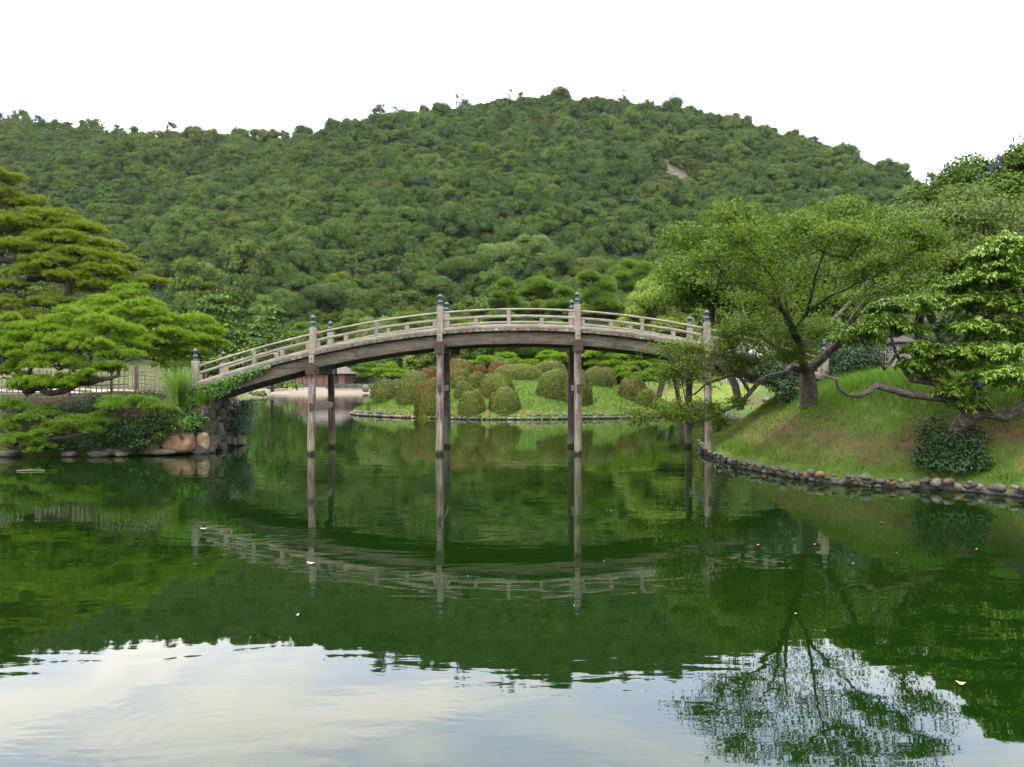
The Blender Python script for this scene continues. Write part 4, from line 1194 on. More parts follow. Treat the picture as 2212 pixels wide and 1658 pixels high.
# ------------------------------------------------------------------ trimmed pines
def cloud_pine(name, label, base, pads, mat, trunk_r, tuft=.15, dens=38, need=12, bark=None, limbs=(), thick=.42, wdt=.017, twigs=5, spread=.75, group=None, sag=-.05, depth=.8, updir=.8, cap=.42):
    """pads: (px, py, d, rx px, rz px); every pad is a flat cushion of upright needle tufts on its own twigs"""
    base = np.asarray(base, float); t_ = thing(name, label, 'tree', base, group)
    sk = Skel(base)
    for li, lb in enumerate(limbs): sk.path(sk.near(np.asarray(lb[0]), 0), [np.asarray(q) for q in (lb if li == 0 else lb[1:])], .03, .25, (trunk_r * (.95 if li == 0 else .5), trunk_r * (.4 if li == 0 else .2)))
    crown = MB(); allp = []
    order = sorted(pads, key=lambda q: np.linalg.norm(at(q[0], q[1], q[2]) - base))
    for px, py, d, rx, rz in order:
        c = at(px, py, d); a = M_(rx, d); h = max(M_(rz, d), a * .16) * 1.15; b = a * depth
        e_ = sk.reach(c - np.array([0, 0, h * .55]), .07, sag, .25)
        for _ in range(twigs):
            th = rng.uniform(0, 6.28); f = rng.uniform(.45, .85)
            sk.reach(c + np.array([a * f * math.cos(th), b * f * math.sin(th), -h * .25]), .08, .02, .2)
        ms = max(5, int(7 + a * b * 9)); sr = min(.34 * a + .05, cap) * .85
        th = rng.uniform(0, 6.28, ms); rr = np.sqrt(np.linspace(.02, 1, ms)) * .86
        th = np.arange(ms) * 2.39996 + rng.uniform(0, .8, ms)
        sub = c + np.stack([a * rr * np.cos(th), b * rr * np.sin(th), h * (.75 * (1 - rr ** 2) - .35) + rng.normal(size=ms) * h * .26], 1)
        per = int(dens * 3.14 * sr * sr * 2.6) + 10
        dd = rand_dirs(ms * per); dd[:, 2] = np.where(dd[:, 2] < -.15, -dd[:, 2], dd[:, 2])
        rad_ = rng.uniform(.35, 1.0, ms * per) ** .5 * sr * np.repeat(rng.uniform(.75, 1.15, ms), per)
        P_ = np.repeat(sub, per, 0) + dd * rad_[:, None] * np.array([1, 1, .55])
        A_ = nrm(dd * np.array([.9, .9, .5]) + np.array([0, 0, updir]))
        crown.add(*needles(P_, A_, need, tuft, wdt, spread)); allp.append(P_)
    m = MB(); sk.build(m, trunk_r, .007, 1.75); obj('trunk', m.mesh('trunk', bark or MAT['barkpine'], True), t_, -Vector(base))
    obj('crown', crown.mesh('crown', mat), t_, -Vector(base))
    return t_

# main clipped pine on the left bank
A = at(62, 866, 26.0); A2 = at(155, 862, 26.2)
cloud_pine('trimmed_pine', 'bright green cloud pruned pine with layered pads on the left bank', A,
    [(166, 707, 26.6, 95, 34), (235, 716, 26.2, 75, 30), (95, 722, 26.2, 70, 30), (40, 728, 26.0, 62, 32), (130, 742, 25.6, 70, 26), (200, 745, 25.5, 62, 24), (270, 740, 26.4, 42, 22),
     (20, 758, 25.6, 55, 24), (255, 768, 25.7, 55, 22), (126, 784, 25.4, 66, 22), (70, 776, 25.6, 50, 20), (221, 803, 25.4, 52, 24), (107, 835, 25.2, 66, 22), (160, 822, 25.4, 45, 18), (22, 808, 25.6, 42, 20), (-30, 745, 26, 60, 30), (55, 832, 25.3, 40, 18)],
    MAT['pine'], .19, limbs=([A, at(70, 820, 26.1), at(110, 775, 26.2), at(150, 745, 26.4)], [at(70, 820, 26.1), at(30, 790, 26), at(10, 760, 26)], [at(110, 775, 26.2), at(180, 768, 26.2), at(225, 755, 26.2)]), dens=58)
B = at(300, 850, 29.2)
cloud_pine('trimmed_pine', 'taller trimmed pine with a pointed top behind the layered one', B,
    [(277, 633, 29.6, 40, 16), (232, 655, 29.4, 52, 18), (318, 662, 29.2, 42, 16), (285, 682, 28.8, 62, 20), (215, 678, 29, 55, 20), (345, 685, 29, 42, 16), (250, 705, 28.6, 50, 18), (330, 708, 28.8, 50, 18), (190, 668, 29.8, 40, 16), (375, 728, 28.6, 45, 16), (320, 738, 28.4, 48, 18)],
    MAT['pine'], .15, limbs=([B, at(296, 780, 29.2), at(290, 720, 29.3), at(280, 660, 29.5)],), dens=52)
C_ = at(372, 835, 30.0)
cloud_pine('trimmed_pine', 'rounded bright pine directly left of the first bridge post', C_,
    [(415, 705, 30, 62, 22), (448, 722, 29.6, 44, 22), (378, 722, 29.8, 48, 20), (425, 742, 29.4, 58, 20), (372, 752, 29.4, 48, 18), (345, 768, 29.2, 42, 18), (410, 765, 29.4, 50, 18), (460, 745, 29.8, 32, 16), (380, 785, 29.2, 42, 16)],
    MAT['pine'], .15, limbs=([C_, at(380, 790, 30), at(405, 750, 29.9), at(415, 725, 29.9)],), dens=52)
D_ = at(140, 905, 25.35)
cloud_pine('trimmed_pine', 'low spreading pine hanging over the water at the foot of the left bank', D_,
    [(24, 880, 25.0, 36, 20), (71, 903, 24.9, 58, 18), (166, 926, 24.7, 58, 22), (215, 915, 24.8, 42, 20), (285, 876, 25.0, 68, 17), (350, 885, 25.1, 40, 14), (250, 880, 25.0, 45, 15), (40, 955, 24.4, 50, 20), (100, 940, 24.6, 50, 18), (15, 925, 24.8, 35, 18), (85, 962, 24.4, 32, 16)],
    MAT['pine_low'], .12, limbs=([D_, at(165, 898, 25.2), at(205, 900, 25.1), at(235, 885, 25.1)], [D_, at(100, 915, 25.1), at(70, 915, 25.0)]), dens=52)
E_ = at(-115, 838, 52)
EK = 52 / 32.6
cloud_pine('spreading_pine', 'large dark limbed pine spreading feathery yellow green boughs at the left edge', E_,
    [(8, 390, 53.5, 45, 16), (35, 440, 54.6, 62, 18), (-20, 420, 53.5, 55, 17), (100, 478, 53.5, 75, 18), (40, 490, 52.4, 75, 20), (165, 500, 53.5, 62, 17), (120, 520, 52.2, 75, 18), (55, 540, 51.3, 70, 18), (210, 535, 52.7, 52, 15), (180, 555, 51.8, 65, 16),
     (245, 562, 52.2, 46, 13), (275, 578, 52.7, 32, 10), (110, 570, 50.9, 62, 16), (215, 585, 51.3, 55, 13), (150, 602, 50.5, 50, 13), (205, 622, 50.9, 48, 12), (60, 590, 50.5, 45, 15), (250, 605, 51.8, 38, 11), (320, 612, 53.1, 46, 11), (20, 620, 50.5, 45, 15), (110, 655, 50.5, 55, 15), (60, 690, 50.0, 50, 15), (15, 660, 50.0, 40, 15), (170, 672, 50.0, 45, 13)],
    MAT['pine_olive'], .52, tuft=.27, dens=15, need=12, thick=.3, wdt=.032, cap=.7, twigs=8, spread=.6, sag=-.06, updir=.9,
    limbs=([E_, at(-70, 760, 52.7), at(0, 700, 51.3), at(50, 665, 51.3), at(110, 655, 51.3)], [at(0, 700, 51.3), at(60, 640, 51.1), at(150, 650, 50.9), at(190, 665, 50.9)], [at(-70, 760, 52.7), at(-40, 640, 52.2), at(40, 608, 51.3), at(90, 600, 51.8), at(170, 612, 52.0), at(240, 618, 52.2)],
           [at(-40, 640, 52.2), at(0, 560, 52.0), at(50, 565, 51.8), at(110, 580, 51.8), at(200, 572, 52.2)], [at(0, 560, 52.0), at(0, 480, 53.1), at(20, 430, 53.5)]))
# trimmed pines round the azalea island
def small_cp(label, base, pads, mat=MAT['pine'], r=.10):
    cloud_pine('trimmed_pine', label, base, pads, mat, r, tuft=.26, dens=17, need=9, wdt=.035, twigs=3, spread=.8)
def isl(px, d): return np.array([(px - CX) / F_PX * d, d, max(float(island_z(np.array([[(px - CX) / F_PX * d, d]]))[0]), .2)])
small_cp('small flat topped trimmed pine left of the azalea mound', at(836, 822, 90), [(838, 793, 89, 24, 7), (826, 802, 88, 22, 7), (852, 804, 88, 22, 7), (878, 808, 88, 18, 7), (815, 810, 88, 16, 6), (845, 813, 87, 22, 6)])
small_cp('darker trimmed pine at the shore edge left of the island', at(798, 822, 96), [(795, 790, 96, 22, 7), (780, 800, 95, 20, 7), (806, 804, 95, 20, 7), (790, 812, 95, 22, 7)], MAT['pine_low'])
small_cp('bright trimmed pine peeping over the azaleas in the middle', isl(1070, 71), [(1050, 776, 71, 20, 5), (1093, 769, 72, 23, 5), (1034, 784, 71, 16, 5), (1075, 782, 70.5, 22, 5), (1105, 782, 71, 20, 6), (1128, 786, 71, 22, 6), (1148, 784, 71, 14, 5), (1020, 786, 71, 14, 5)])
small_cp('trimmed pine with small pads behind the mound left of the right pile', isl(1190, 71.5), [(1186, 765, 72, 22, 6), (1171, 773, 71.5, 14, 5), (1208, 773, 71, 24, 6), (1230, 779, 71, 18, 6), (1195, 782, 71, 18, 5), (1225, 768, 71.5, 16, 5)])
small_cp('wide trimmed pine in many flat tiers right of the right middle pile', isl(1340, 69), [(1278, 768, 69, 24, 6), (1303, 760, 69.5, 30, 7), (1344, 772, 69, 34, 7), (1387, 771, 69, 34, 8), (1315, 787, 68.5, 26, 7), (1283, 786, 69, 18, 6), (1381, 790, 68.5, 32, 8), (1415, 785, 69, 25, 8), (1352, 800, 68, 34, 8)])
small_cp('lower dark green trimmed pine beside the rightmost azalea', isl(1395, 66), [(1382, 818, 66, 34, 8), (1410, 806, 66.5, 30, 9), (1425, 822, 65.5, 26, 9), (1355, 812, 66.5, 20, 7), (1440, 800, 66.5, 22, 9)], MAT['pine_low'])

# ------------------------------------------------------------------ azaleas
def azalea(px0, px1, py0, py1, label, red=0.0, depth=.85, name='azalea_bush'):
    d0, d1 = 50.0, 70
    pc = (px0 + px1) / 2
    q = on(pc, py1 - 2, island_z, d0, d1); d = q[1] + M_((px1 - px0) / 2, q[1]) * depth * .55
    a = M_(px1 - px0, d) / 2 * .95; h = M_(py1 - py0, d) * .98; b = a * depth
    X = (pc - CX) / F_PX * d; z0 = CAM_H + (HY - py1) / F_PX * d
    t_ = thing(name, label, 'bush', (X, d, z0), 'clipped azaleas on the island')
    # clipped dome: superellipse profile, small lumps
    n = int(4200 + 1700 * a * h)
    dd = rand_dirs(n); dd[:, 2] = np.abs(dd[:, 2]) * 1.02 - .12; dd = nrm(dd)
    ph = rng.uniform(0, 6, 3)
    lump_ = 1 + .03 * np.sin(dd[:, 0] * 4 + ph[0]) + .03 * np.sin(dd[:, 1] * 4 + ph[1]) + .02 * np.sin(dd[:, 2] * 6 + dd[:, 0] * 5 + ph[2])
    cs = np.maximum(np.linalg.norm(dd[:, :2], axis=1), 1e-4)
    k = (np.abs(cs) ** 2.4 + np.abs(dd[:, 2]) ** 2.4) ** (-1 / 2.4)
    P_ = dd * (k * lump_ * rng.uniform(.94, 1.015, n))[:, None] * np.array([a, b, h * .93]) + np.array([0, 0, h * .08])
    N_o = nrm(dd / np.array([a, b, h]))
    Nn = nrm(N_o + rand_dirs(n) * .38)
    D2 = nrm(np.cross(Nn, rand_dirs(n)) + N_o * .3)
    m = MB(); V, Fq = rhombus(P_, D2, Nn, .105 * rng.uniform(.6, 1.3, n), .065)
    isred = (vnoise(np.stack([P_[:, 0] * 1.3 + X, P_[:, 2] * 1.3 + P_[:, 1]], 1), 1.4, px0) * .5 + .5 + rng.normal(size=n) * .22) < red
    m.add(V.reshape(-1, 4, 3)[~isred].reshape(-1, 3), np.arange((~isred).sum() * 4).reshape(-1, 4), 0)
    if isred.any(): m.add(V.reshape(-1, 4, 3)[isred].reshape(-1, 3), np.arange(isred.sum() * 4).reshape(-1, 4), 1)
    bm = bmesh.new(); bmesh.ops.create_icosphere(bm, subdivisions=3, radius=1)
    v = np.array([q_.co[:] for q_ in bm.verts]); f = np.array([[q_.index for q_ in fc.verts] for fc in bm.faces]); bm.free()
    cs = np.maximum(np.linalg.norm(v[:, :2], axis=1), 1e-4); k = (cs ** 2.4 + np.abs(v[:, 2]) ** 2.4) ** (-1 / 2.4)
    m.add(v * k[:, None] * np.array([a, b, h * .93]) * .945 + np.array([0, 0, h * .08]), f, 2)
    obj('foliage', m.mesh('foliage', [MAT['azalea'], MAT['azalea_red'], MAT['azalea_in']]), t_)
    m = MB()
    for j in range(5):
        a_ = j * 1.256; add_tube(m, [(0, 0, -.25), (.25 * a * math.cos(a_), .25 * b * math.sin(a_), h * .3)], [.05, .03], 5)
    obj('stem', m.mesh('stem', MAT['bark']), t_)
MAT['azalea_in'] = plain('azalea_inner', (.057, .074, .008), .9, 0, .4, 3, .05)
def az(x0, x1, y0, y1, *a, **k):
    s = .288; azalea(782.5 + x0 * s, 782.5 + x1 * s, 746.1 + y0 * s, 746.1 + y1 * s, *a, **k)
az(60, 262, 258, 420, 'dark low clipped azalea at the left end of the island, partly behind a ball', .25)
az(98, 218, 322, 432, 'smallest ball shaped azalea in front at the left end of the island', .05)
az(248, 556, 197, 425, 'tall egg shaped green azalea second from the left end of the island', .08)
az(410, 575, 170, 270, 'red tinged azalea peeping over a tall egg shaped green one', .8)
az(392, 650, 258, 508, 'large half red azalea behind the left middle bridge pile near the water', .5)
az(560, 850, 98, 250, 'big reddish dome azalea crowning the island mound at the left', .7)
az(820, 940, 145, 225, 'low azalea shoulder right of the big reddish dome', .4)
az(640, 815, 177, 300, 'round azalea in front of the reddish dome, right of the pile', .3)
az(788, 932, 195, 322, 'brownish ball azalea in the middle of the cluster', .55)
az(675, 788, 238, 318, 'small round azalea squeezed between two larger balls', .25)
az(690, 842, 265, 395, 'low ball azalea behind the front pair, right of the pile', .15)
az(875, 1146, 208, 382, 'wide dome azalea behind the front pair of balls', .15)
az(718, 924, 343, 514, 'front ball azalea near the water, the one nearer the left pile', .05)
az(940, 1192, 315, 502, 'front ball azalea near the water, right of its twin', .06)
az(935, 1155, 110, 222, 'reddish azalea behind the long hedge shaped one', .55)
az(970, 1356, 135, 252, 'long hedge shaped azalea along the top of the mound', .12)
az(1265, 1548, 112, 212, 'yellow green azalea on the skyline of the mound, left of the right pile', .15)
az(1298, 1575, 180, 395, 'large left lobe of the big azalea behind the right middle pile', .12)
az(1480, 1728, 182, 440, 'large sloping azalea directly behind the right middle pile', .15)
az(1640, 1885, 160, 302, 'dome azalea right of the right middle pile on the slope', .15)
az(1775, 1906, 157, 292, 'azalea tucked behind the dome right of the pile', .35)
az(1915, 2145, 238, 412, 'round azalea at the right end of the island', .2)
az(2030, 2215, 330, 455, 'lowest azalea at the far right of the island partly behind cherry leaves', .1)

# ================================================================== CHERRY TREE ON THE RIGHT BANK
cb_ = at(1747, 864, 23.0); cb_[2] = float(right_z(cb_[None, :2])[0]) - .05
ct = thing('cherry_tree', 'spreading cherry tree with forked trunk whose low limb hangs over the pond', 'tree', cb_)
sk = Skel(cb_)
f0 = at(1744, 800, 22.9)
sk.path(0, [at(1747, 840, 23.0), f0], .01, .3, (.235, .20))
def limb(*pts, r=(.07, .03)): sk.path(sk.near(np.asarray(at(*pts[0])), 0), [at(*q) for q in pts[1:]], .010, .22, r)
limb((1744, 800, 22.9), (1790, 760, 22.6), (1812, 742, 22.3), (1836, 700, 21.6), (1865, 655, 21.0), (1905, 610, 20.4), r=(.14, .03))
limb((1800, 752, 22.5), (1784, 722, 22.8), (1800, 690, 23.0), (1838, 650, 23.4), (1880, 600, 24.0), (1915, 545, 24.5), r=(.06, .02))
limb((1744, 800, 22.9), (1728, 770, 22.4), (1732, 748, 22.0), (1715, 715, 21.4), (1703, 686, 20.8), (1686, 655, 20.2), (1636, 621, 19.4), (1596, 609, 18.8), (1550, 612, 18.2), r=(.13, .02))
limb((1703, 686, 20.8), (1697, 640, 20.4), (1694, 600, 20.0), (1700, 550, 19.6), r=(.06, .015))
limb((1715, 715, 21.4), (1745, 670, 20.0), (1790, 640, 18.8), (1850, 612, 17.8), (1900, 590, 17.0), r=(.05, .015))
limb((1686, 655, 20.2), (1670, 600, 19.0), (1640, 560, 18.0), (1610, 530, 17.4), r=(.04, .012))
limb((1728, 770, 22.4), (1665, 742, 22.2), (1612, 690, 22.0), (1602, 650, 22.2), (1590, 615, 22.6), r=(.06, .02))
limb((1745, 670, 20.0), (1760, 600, 18.2), (1780, 545, 17.0), (1800, 500, 16.4), r=(.04, .012))
# the low limb over the water
limb((1744, 802, 22.9), (1709, 793, 22.7), (1698, 805, 22.5), (1655, 815, 22.2), (1637, 826, 22.0), (1620, 848, 21.8), (1600, 868, 21.6), (1572, 883, 21.4), (1535, 901, 21.2), (1499, 921, 21.0), (1474, 898, 20.9), r=(.10, .015))
limb((1626, 836, 21.9), (1600, 815, 21.8), (1582, 809, 21.7), (1555, 818, 21.6), (1528, 827, 21.5), (1506, 846, 21.4), (1481, 863, 21.3), (1474, 830, 21.2), (1472, 800, 21.2), r=(.05, .010))
limb((1582, 809, 21.7), (1604, 795, 21.6), (1560, 770, 21.4), (1520, 755, 21.2), r=(.035, .01))
limb((1499, 921, 21.0), (1460, 898, 20.8), (1420, 896, 20.6), (1392, 893, 20.5), r=(.02, .008))
clus = []
def cl(px, py, d, r, w=1.0): clus.append((px, py, d, r, w))
# low foliage by the bridge
for a in ((1450, 752, 21.2, 34), (1500, 752, 21.2, 38), (1545, 752, 21.3, 40), (1585, 742, 21.5, 40), (1625, 748, 21.8, 40), (1470, 778, 21.2, 34), (1520, 785, 21.3, 42), (1570, 785, 21.5, 36), (1440, 815, 21.1, 28), (1480, 812, 21.2, 30),
          (1430, 880, 20.8, 34), (1465, 880, 20.9, 36), (1500, 885, 21, 34), (1400, 890, 20.6, 28), (1440, 905, 20.8, 22), (1535, 870, 21.2, 20), (1560, 900, 21.3, 22), (1590, 860, 21.6, 16), (1605, 715, 21.6, 36), (1655, 715, 21.8, 40), (1640, 770, 22, 32), (1690, 735, 22, 34),
          (1575, 700, 21.0, 26), (1605, 695, 21.2, 32), (1560, 728, 21.0, 28), (1700, 765, 21.6, 30), (1740, 745, 21.4, 34), (1770, 715, 21.2, 36), (1720, 700, 20.8, 36), (1595, 770, 21.4, 30)): cl(*a)
# main crown, leaning out over the pond
for a in ((1550, 605, 18.6, 44), (1590, 565, 18.2, 56), (1640, 540, 17.8, 58), (1560, 545, 17.6, 48), (1690, 520, 17.6, 60), (1740, 505, 17.2, 58), (1620, 600, 18.8, 56), (1680, 580, 18.6, 58), (1740, 560, 18.0, 58), (1795, 520, 17.0, 56),
          (1800, 570, 17.6, 58), (1850, 540, 17.0, 56), (1860, 590, 17.6, 56), (1910, 570, 17.4, 54), (1590, 645, 20.2, 46), (1640, 655, 20.4, 50), (1720, 620, 19.6, 56), (1780, 620, 19.2, 56), (1840, 640, 20.0, 54), (1900, 620, 19.8, 54), (1950, 600, 19.4, 52),
          (1660, 690, 21.6, 44), (1750, 680, 21.6, 48), (1800, 690, 21.8, 46), (1880, 680, 22.4, 46), (1620, 500, 16.8, 46), (1700, 490, 17.0, 44), (1770, 485, 16.6, 44), (1840, 490, 16.2, 50), (1900, 520, 16.4, 50),
          (1960, 545, 17.2, 50), (1990, 575, 18.6, 48), (1530, 560, 17.8, 38), (1580, 515, 17.2, 36), (1930, 500, 16.6, 40), (1690, 660, 20.6, 40), (1605, 685, 21.4, 38), (1990, 510, 16.8, 40), (2030, 560, 18.4, 44), (1940, 650, 20.6, 46), (2000, 630, 20.4, 46), (1880, 500, 16.4, 34)): cl(*a)
leaves = MB()
for px, py, d, r, w in sorted(clus, key=lambda q: np.linalg.norm(at(q[0], q[1], q[2]) - f0)):
    px += rng.normal() * 9; py += rng.normal() * 8
    c = at(px, py, d); a = M_(r, d) * rng.uniform(.8, 1.15); lim = a * 1.3
    sk.reach(c, .08, .03, .25); n0 = len(sk.p) - 3
    tips = []
    for _ in range(9):
        q = c + rng.normal(size=3) * np.array([lim, lim * .9, lim * .42]) * .62
        i = sk.reach(q, .10, .02, .16); tips.append(i)
    P_ = []
    for i in tips:                                     # leaves hang along the outer twig
        j = i; n_ = 0
        while j > n0 and n_ < 7:
            b0 = sk.p[j]; P_.append(b0 + rng.normal(size=(int(16 * w), 3)) * np.array([.13, .13, .08])); j = sk.par[j]; n_ += 1
    extra = c + rng.normal(size=(int(180 * w), 3)) * np.array([a * .62, a * .55, a * .30])
    P_ = np.concatenate(P_ + [extra]); n_ = len(P_)
    out_ = rand_dirs(n_); D2 = nrm(out_ * np.array([1, 1, .3]) + np.array([0, 0, -.45]))
    leaves.add(*rhombus(P_, D2, nrm(np.array([0, 0, 1]) + rand_dirs(n_) * .6), .092 * rng.uniform(.65, 1.25, n_), .036 * rng.uniform(.7, 1.2, n_)))
m = MB(); sk.build(m, .235, .0055, 1.6, sides=9)
obj('trunk', m.mesh('trunk', MAT['barkcherry'], True), ct, -Vector(cb_))
obj('crown', leaves.mesh('crown', MAT['cherry']), ct, -Vector(cb_))

# ================================================================== LAYERED EVERGREEN AT THE RIGHT EDGE
eb = at(2052, 985, 18.2); eb[2] = float(right_z(eb[None, :2])[0]) - .05
et = thing('evergreen_tree', 'gnarled evergreen with drooping glossy leaves in layers at the right edge', 'tree', eb)
sk = Skel(eb)
sk.path(0, [at(2056, 955, 18.2), at(2072, 922, 18.1), at(2092, 900, 18.0)], .008, .2)
limb((2092, 900, 18.0), (2128, 889, 17.8), (2172, 898, 17.6), (2211, 876, 17.4), (2250, 800, 17.8), (2235, 700, 18.6), (2190, 600, 18.8), (2170, 550, 18.6), r=(.13, .03))
limb((2092, 900, 18.0), (2078, 870, 18.0), (2040, 859, 17.9), (1966, 851, 17.7), (1928, 841, 17.6), (1892, 832, 17.5), (1878, 844, 17.4), (1857, 854, 17.4), (1832, 852, 17.3), (1813, 840, 17.2), (1806, 818, 17.2), (1780, 811, 17.1), r=(.11, .03))
limb((2078, 870, 18.0), (2062, 845, 18.2), (2038, 835, 18.2), (2002, 824, 18.1), (1972, 821, 18.0), (1955, 800, 18.0), (1946, 780, 18.0), (1936, 765, 18.0), (1925, 728, 18.0), (1935, 690, 18.0), r=(.09, .03))
limb((1940, 771, 18.0), (1911, 797, 17.8), (1895, 770, 17.8), (1884, 755, 17.7), (1866, 738, 17.7), (1846, 731, 17.6), r=(.045, .015))
limb((2092, 900, 18.0), (2110, 850, 18.4), (2105, 800, 18.6), (2120, 740, 18.6), (2110, 680, 18.6), (2070, 650, 18.5), (2020, 650, 18.4))
pads = [(1853, 709, 17.7, 46, 17), (1903, 693, 17.8, 54, 18), (1930, 657, 18, 58, 17), (1980, 650, 18.2, 60, 19), (2037, 640, 18.2, 60, 20), (2114, 640, 18.2, 68, 22), (2183, 648, 17.8, 56, 22), (2103, 702, 17.6, 54, 20), (2065, 695, 18.6, 45, 16), (1995, 748, 17.6, 44, 17),
        (2049, 756, 17.5, 60, 18), (2114, 752, 17.5, 60, 19), (2180, 756, 17.2, 52, 22), (1982, 778, 17.7, 40, 18), (2153, 802, 17.1, 64, 20), (2205, 820, 17.0, 50, 20), (2070, 836, 17.6, 42, 20), (2118, 598, 18.2, 86, 22), (2164, 570, 18.0, 68, 22), (2060, 612, 18.4, 48, 16), (2183, 522, 17.8, 52, 26),
        (2150, 545, 18, 58, 20), (2095, 868, 17.7, 40, 18), (2140, 720, 18.8, 60, 22), (2200, 700, 18.4, 50, 24), (2215, 600, 17.8, 60, 24), (2205, 560, 17.8, 50, 22), (2090, 780, 18.6, 50, 20), (2150, 770, 18.8, 55, 20), (2130, 650, 19.2, 70, 22), (1870, 728, 17.9, 34, 14), (1820, 722, 17.6, 26, 12), (2012, 800, 18.0, 34, 16), (1960, 705, 18.2, 36, 14)]
leaves = MB()
for px, py, d, rx, rz in sorted(pads, key=lambda q: np.linalg.norm(at(q[0], q[1], q[2]) - eb)):
    c = at(px, py, d); a = M_(rx, d) * 1.05; h = M_(rz, d) * 1.3; b = a * .9
    sk.reach(c - np.array([0, 0, h * .4]), .10, -.04, .2)
    for _ in range(6):
        th = rng.uniform(0, 6.28); f = rng.uniform(.4, .9)
        sk.reach(c + np.array([a * f * math.cos(th), b * f * math.sin(th), -h * .1]), .10, .03, .15)
    n_ = int(820 * a * b) + 60
    th = rng.uniform(0, 6.28, n_); rr = np.sqrt(rng.uniform(0, 1, n_)) * (1 + .18 * np.sin(th * 4 + px)); x = a * rr * np.cos(th); y = b * rr * np.sin(th)
    z = h * (np.sqrt(np.maximum(0, 1 - np.minimum(rr, 1) ** 2)) * rng.uniform(.2, 1, n_) - .45) + .3 * h * np.sin(x / a * 6 + py) * np.sin(y / b * 5)
    W_ = c + np.stack([x, y, z], 1); k = 8
    Wp = np.repeat(W_, k, 0); an = np.tile(np.arange(k) * 2 * math.pi / k, n_) + np.repeat(rng.uniform(0, 6.28, n_), k) + rng.normal(size=n_ * k) * .25
    D2 = np.stack([np.cos(an), np.sin(an), rng.uniform(-1.5, .05, n_ * k)], 1)
    leaves.add(*rhombus(Wp, D2, nrm(np.array([0, 0, 1]) + .35 * rand_dirs(n_ * k)), .125 * rng.uniform(.7, 1.2, n_ * k), .044))
m = MB(); sk.build(m, .19, .006, 1.6, sides=10)
obj('trunk', m.mesh('trunk', MAT['barkgrey'], True), et, -Vector(eb))
obj('crown', leaves.mesh('crown', MAT['ever']), et, -Vector(eb))

# ================================================================== SHRUBS, IVY, REEDS
def shrub(name, label, blobs, mat, leaf=.09, dens=1100, cat='shrub', stems=6, wid=.5, droop=.3):
    """blobs: (px, py, d, rx px, rz px)"""
    c0 = at(*blobs[0][:3]); lo = min(at(b[0], b[1] + b[4], b[2])[2] for b in blobs); base = np.array([c0[0], c0[1], lo])
    t_ = thing(name, label, cat, base)
    m = MB(); sk = Skel(base)
    for px, py, d, rx, rz in blobs:
        c = at(px, py, d); a, h = M_(rx, d), M_(rz, d); n = int(dens * (a * h * 3.14 + a * a)) + 60
        dd = rand_dirs(n); rad_ = rng.uniform(.45, 1.05, n)[:, None]
        P_ = c + dd * rad_ * np.array([a, a * .8, h]) * (1 + .18 * np.sin(dd[:, :1] * 7 + px) * np.sin(dd[:, 2:] * 6))
        N2 = nrm(dd + rand_dirs(n) * .7 + np.array([0, 0, .5])); D2 = nrm(np.cross(N2, rand_dirs(n)) + dd * .4 - np.array([0, 0, droop]))
        m.add(*rhombus(P_, D2, N2, leaf * rng.uniform(.6, 1.3, n), leaf * wid * rng.uniform(.7, 1.2, n)))
        for _ in range(stems): sk.reach(c + rng.normal(size=3) * np.array([a, a, h]) * .4, .08, .02, .2)
    obj('foliage', m.mesh('foliage', mat), t_, -Vector(base))
    m = MB(); sk.build(m, .05, .006, 2.3); obj('stem', m.mesh('stem', MAT['bark'], True), t_, -Vector(base))
    return t_
shrub('dark_shrub', 'dark leafy shrub clinging to the foot of the evergreen trunk', [(2025, 965, 17.7, 46, 44), (2085, 975, 17.5, 46, 40), (2010, 930, 17.9, 36, 36), (2095, 945, 18.0, 40, 34), (2055, 1000, 17.2, 56, 24), (1995, 985, 17.5, 26, 24), (2115, 995, 17.2, 30, 24)], MAT['shrub'], .085)
shrub('dark_shrub', 'dark green shrub left of the cherry trunk at the water inlet', [(1690, 815, 25.2, 36, 36), (1660, 805, 25.6, 34, 26), (1700, 845, 24.6, 24, 22), (1675, 780, 26, 40, 24)], MAT['shrub'], .10)
shrub('dark_shrub', 'large dark camellia like shrub right of the cherry trunk', [(1830, 780, 26.5, 50, 44), (1880, 770, 27, 40, 36), (1800, 815, 26, 30, 26), (1850, 740, 27.5, 45, 26), (1790, 770, 27, 35, 30)], MAT['shrub'], .10)
shrub('dark_shrub', 'glossy dark shrub overhanging the water left of the tan boulder', [(290, 925, 25.1, 50, 36), (330, 915, 25.2, 40, 28), (250, 935, 25.0, 36, 26), (300, 955, 24.95, 40, 16)], MAT['shrub'], .085)
shrub('leafy_shrub', 'yellow green leafy shrub above the big tan boulder', [(395, 912, 25.4, 36, 20), (362, 900, 25.5, 36, 18), (425, 900, 25.7, 24, 18), (340, 935, 25.2, 24, 14)], MAT['ivy'], .08)
shrub('leafy_shrub', 'small bright leafy plant at the waterline left of the orange boulder', [(292, 962, 25.1, 18, 14), (276, 968, 25.0, 12, 9)], MAT['ivy'], .09)
shrub('leafy_shrub', 'low dark undergrowth behind the low pine along the bank', [(180, 880, 25.8, 60, 14), (250, 860, 26.3, 70, 12), (320, 852, 26.8, 50, 10), (60, 890, 25.6, 50, 14), (120, 960, 24.9, 50, 14), (200, 955, 25.0, 40, 14)], MAT['shrub'], .08, 800)
shrub('leafy_shrub', 'small green tuft on the cobbles of the right bank edging', [(1895, 1040, 17.9, 22, 10), (1880, 1046, 17.7, 14, 7)], MAT['ivy'], .07)
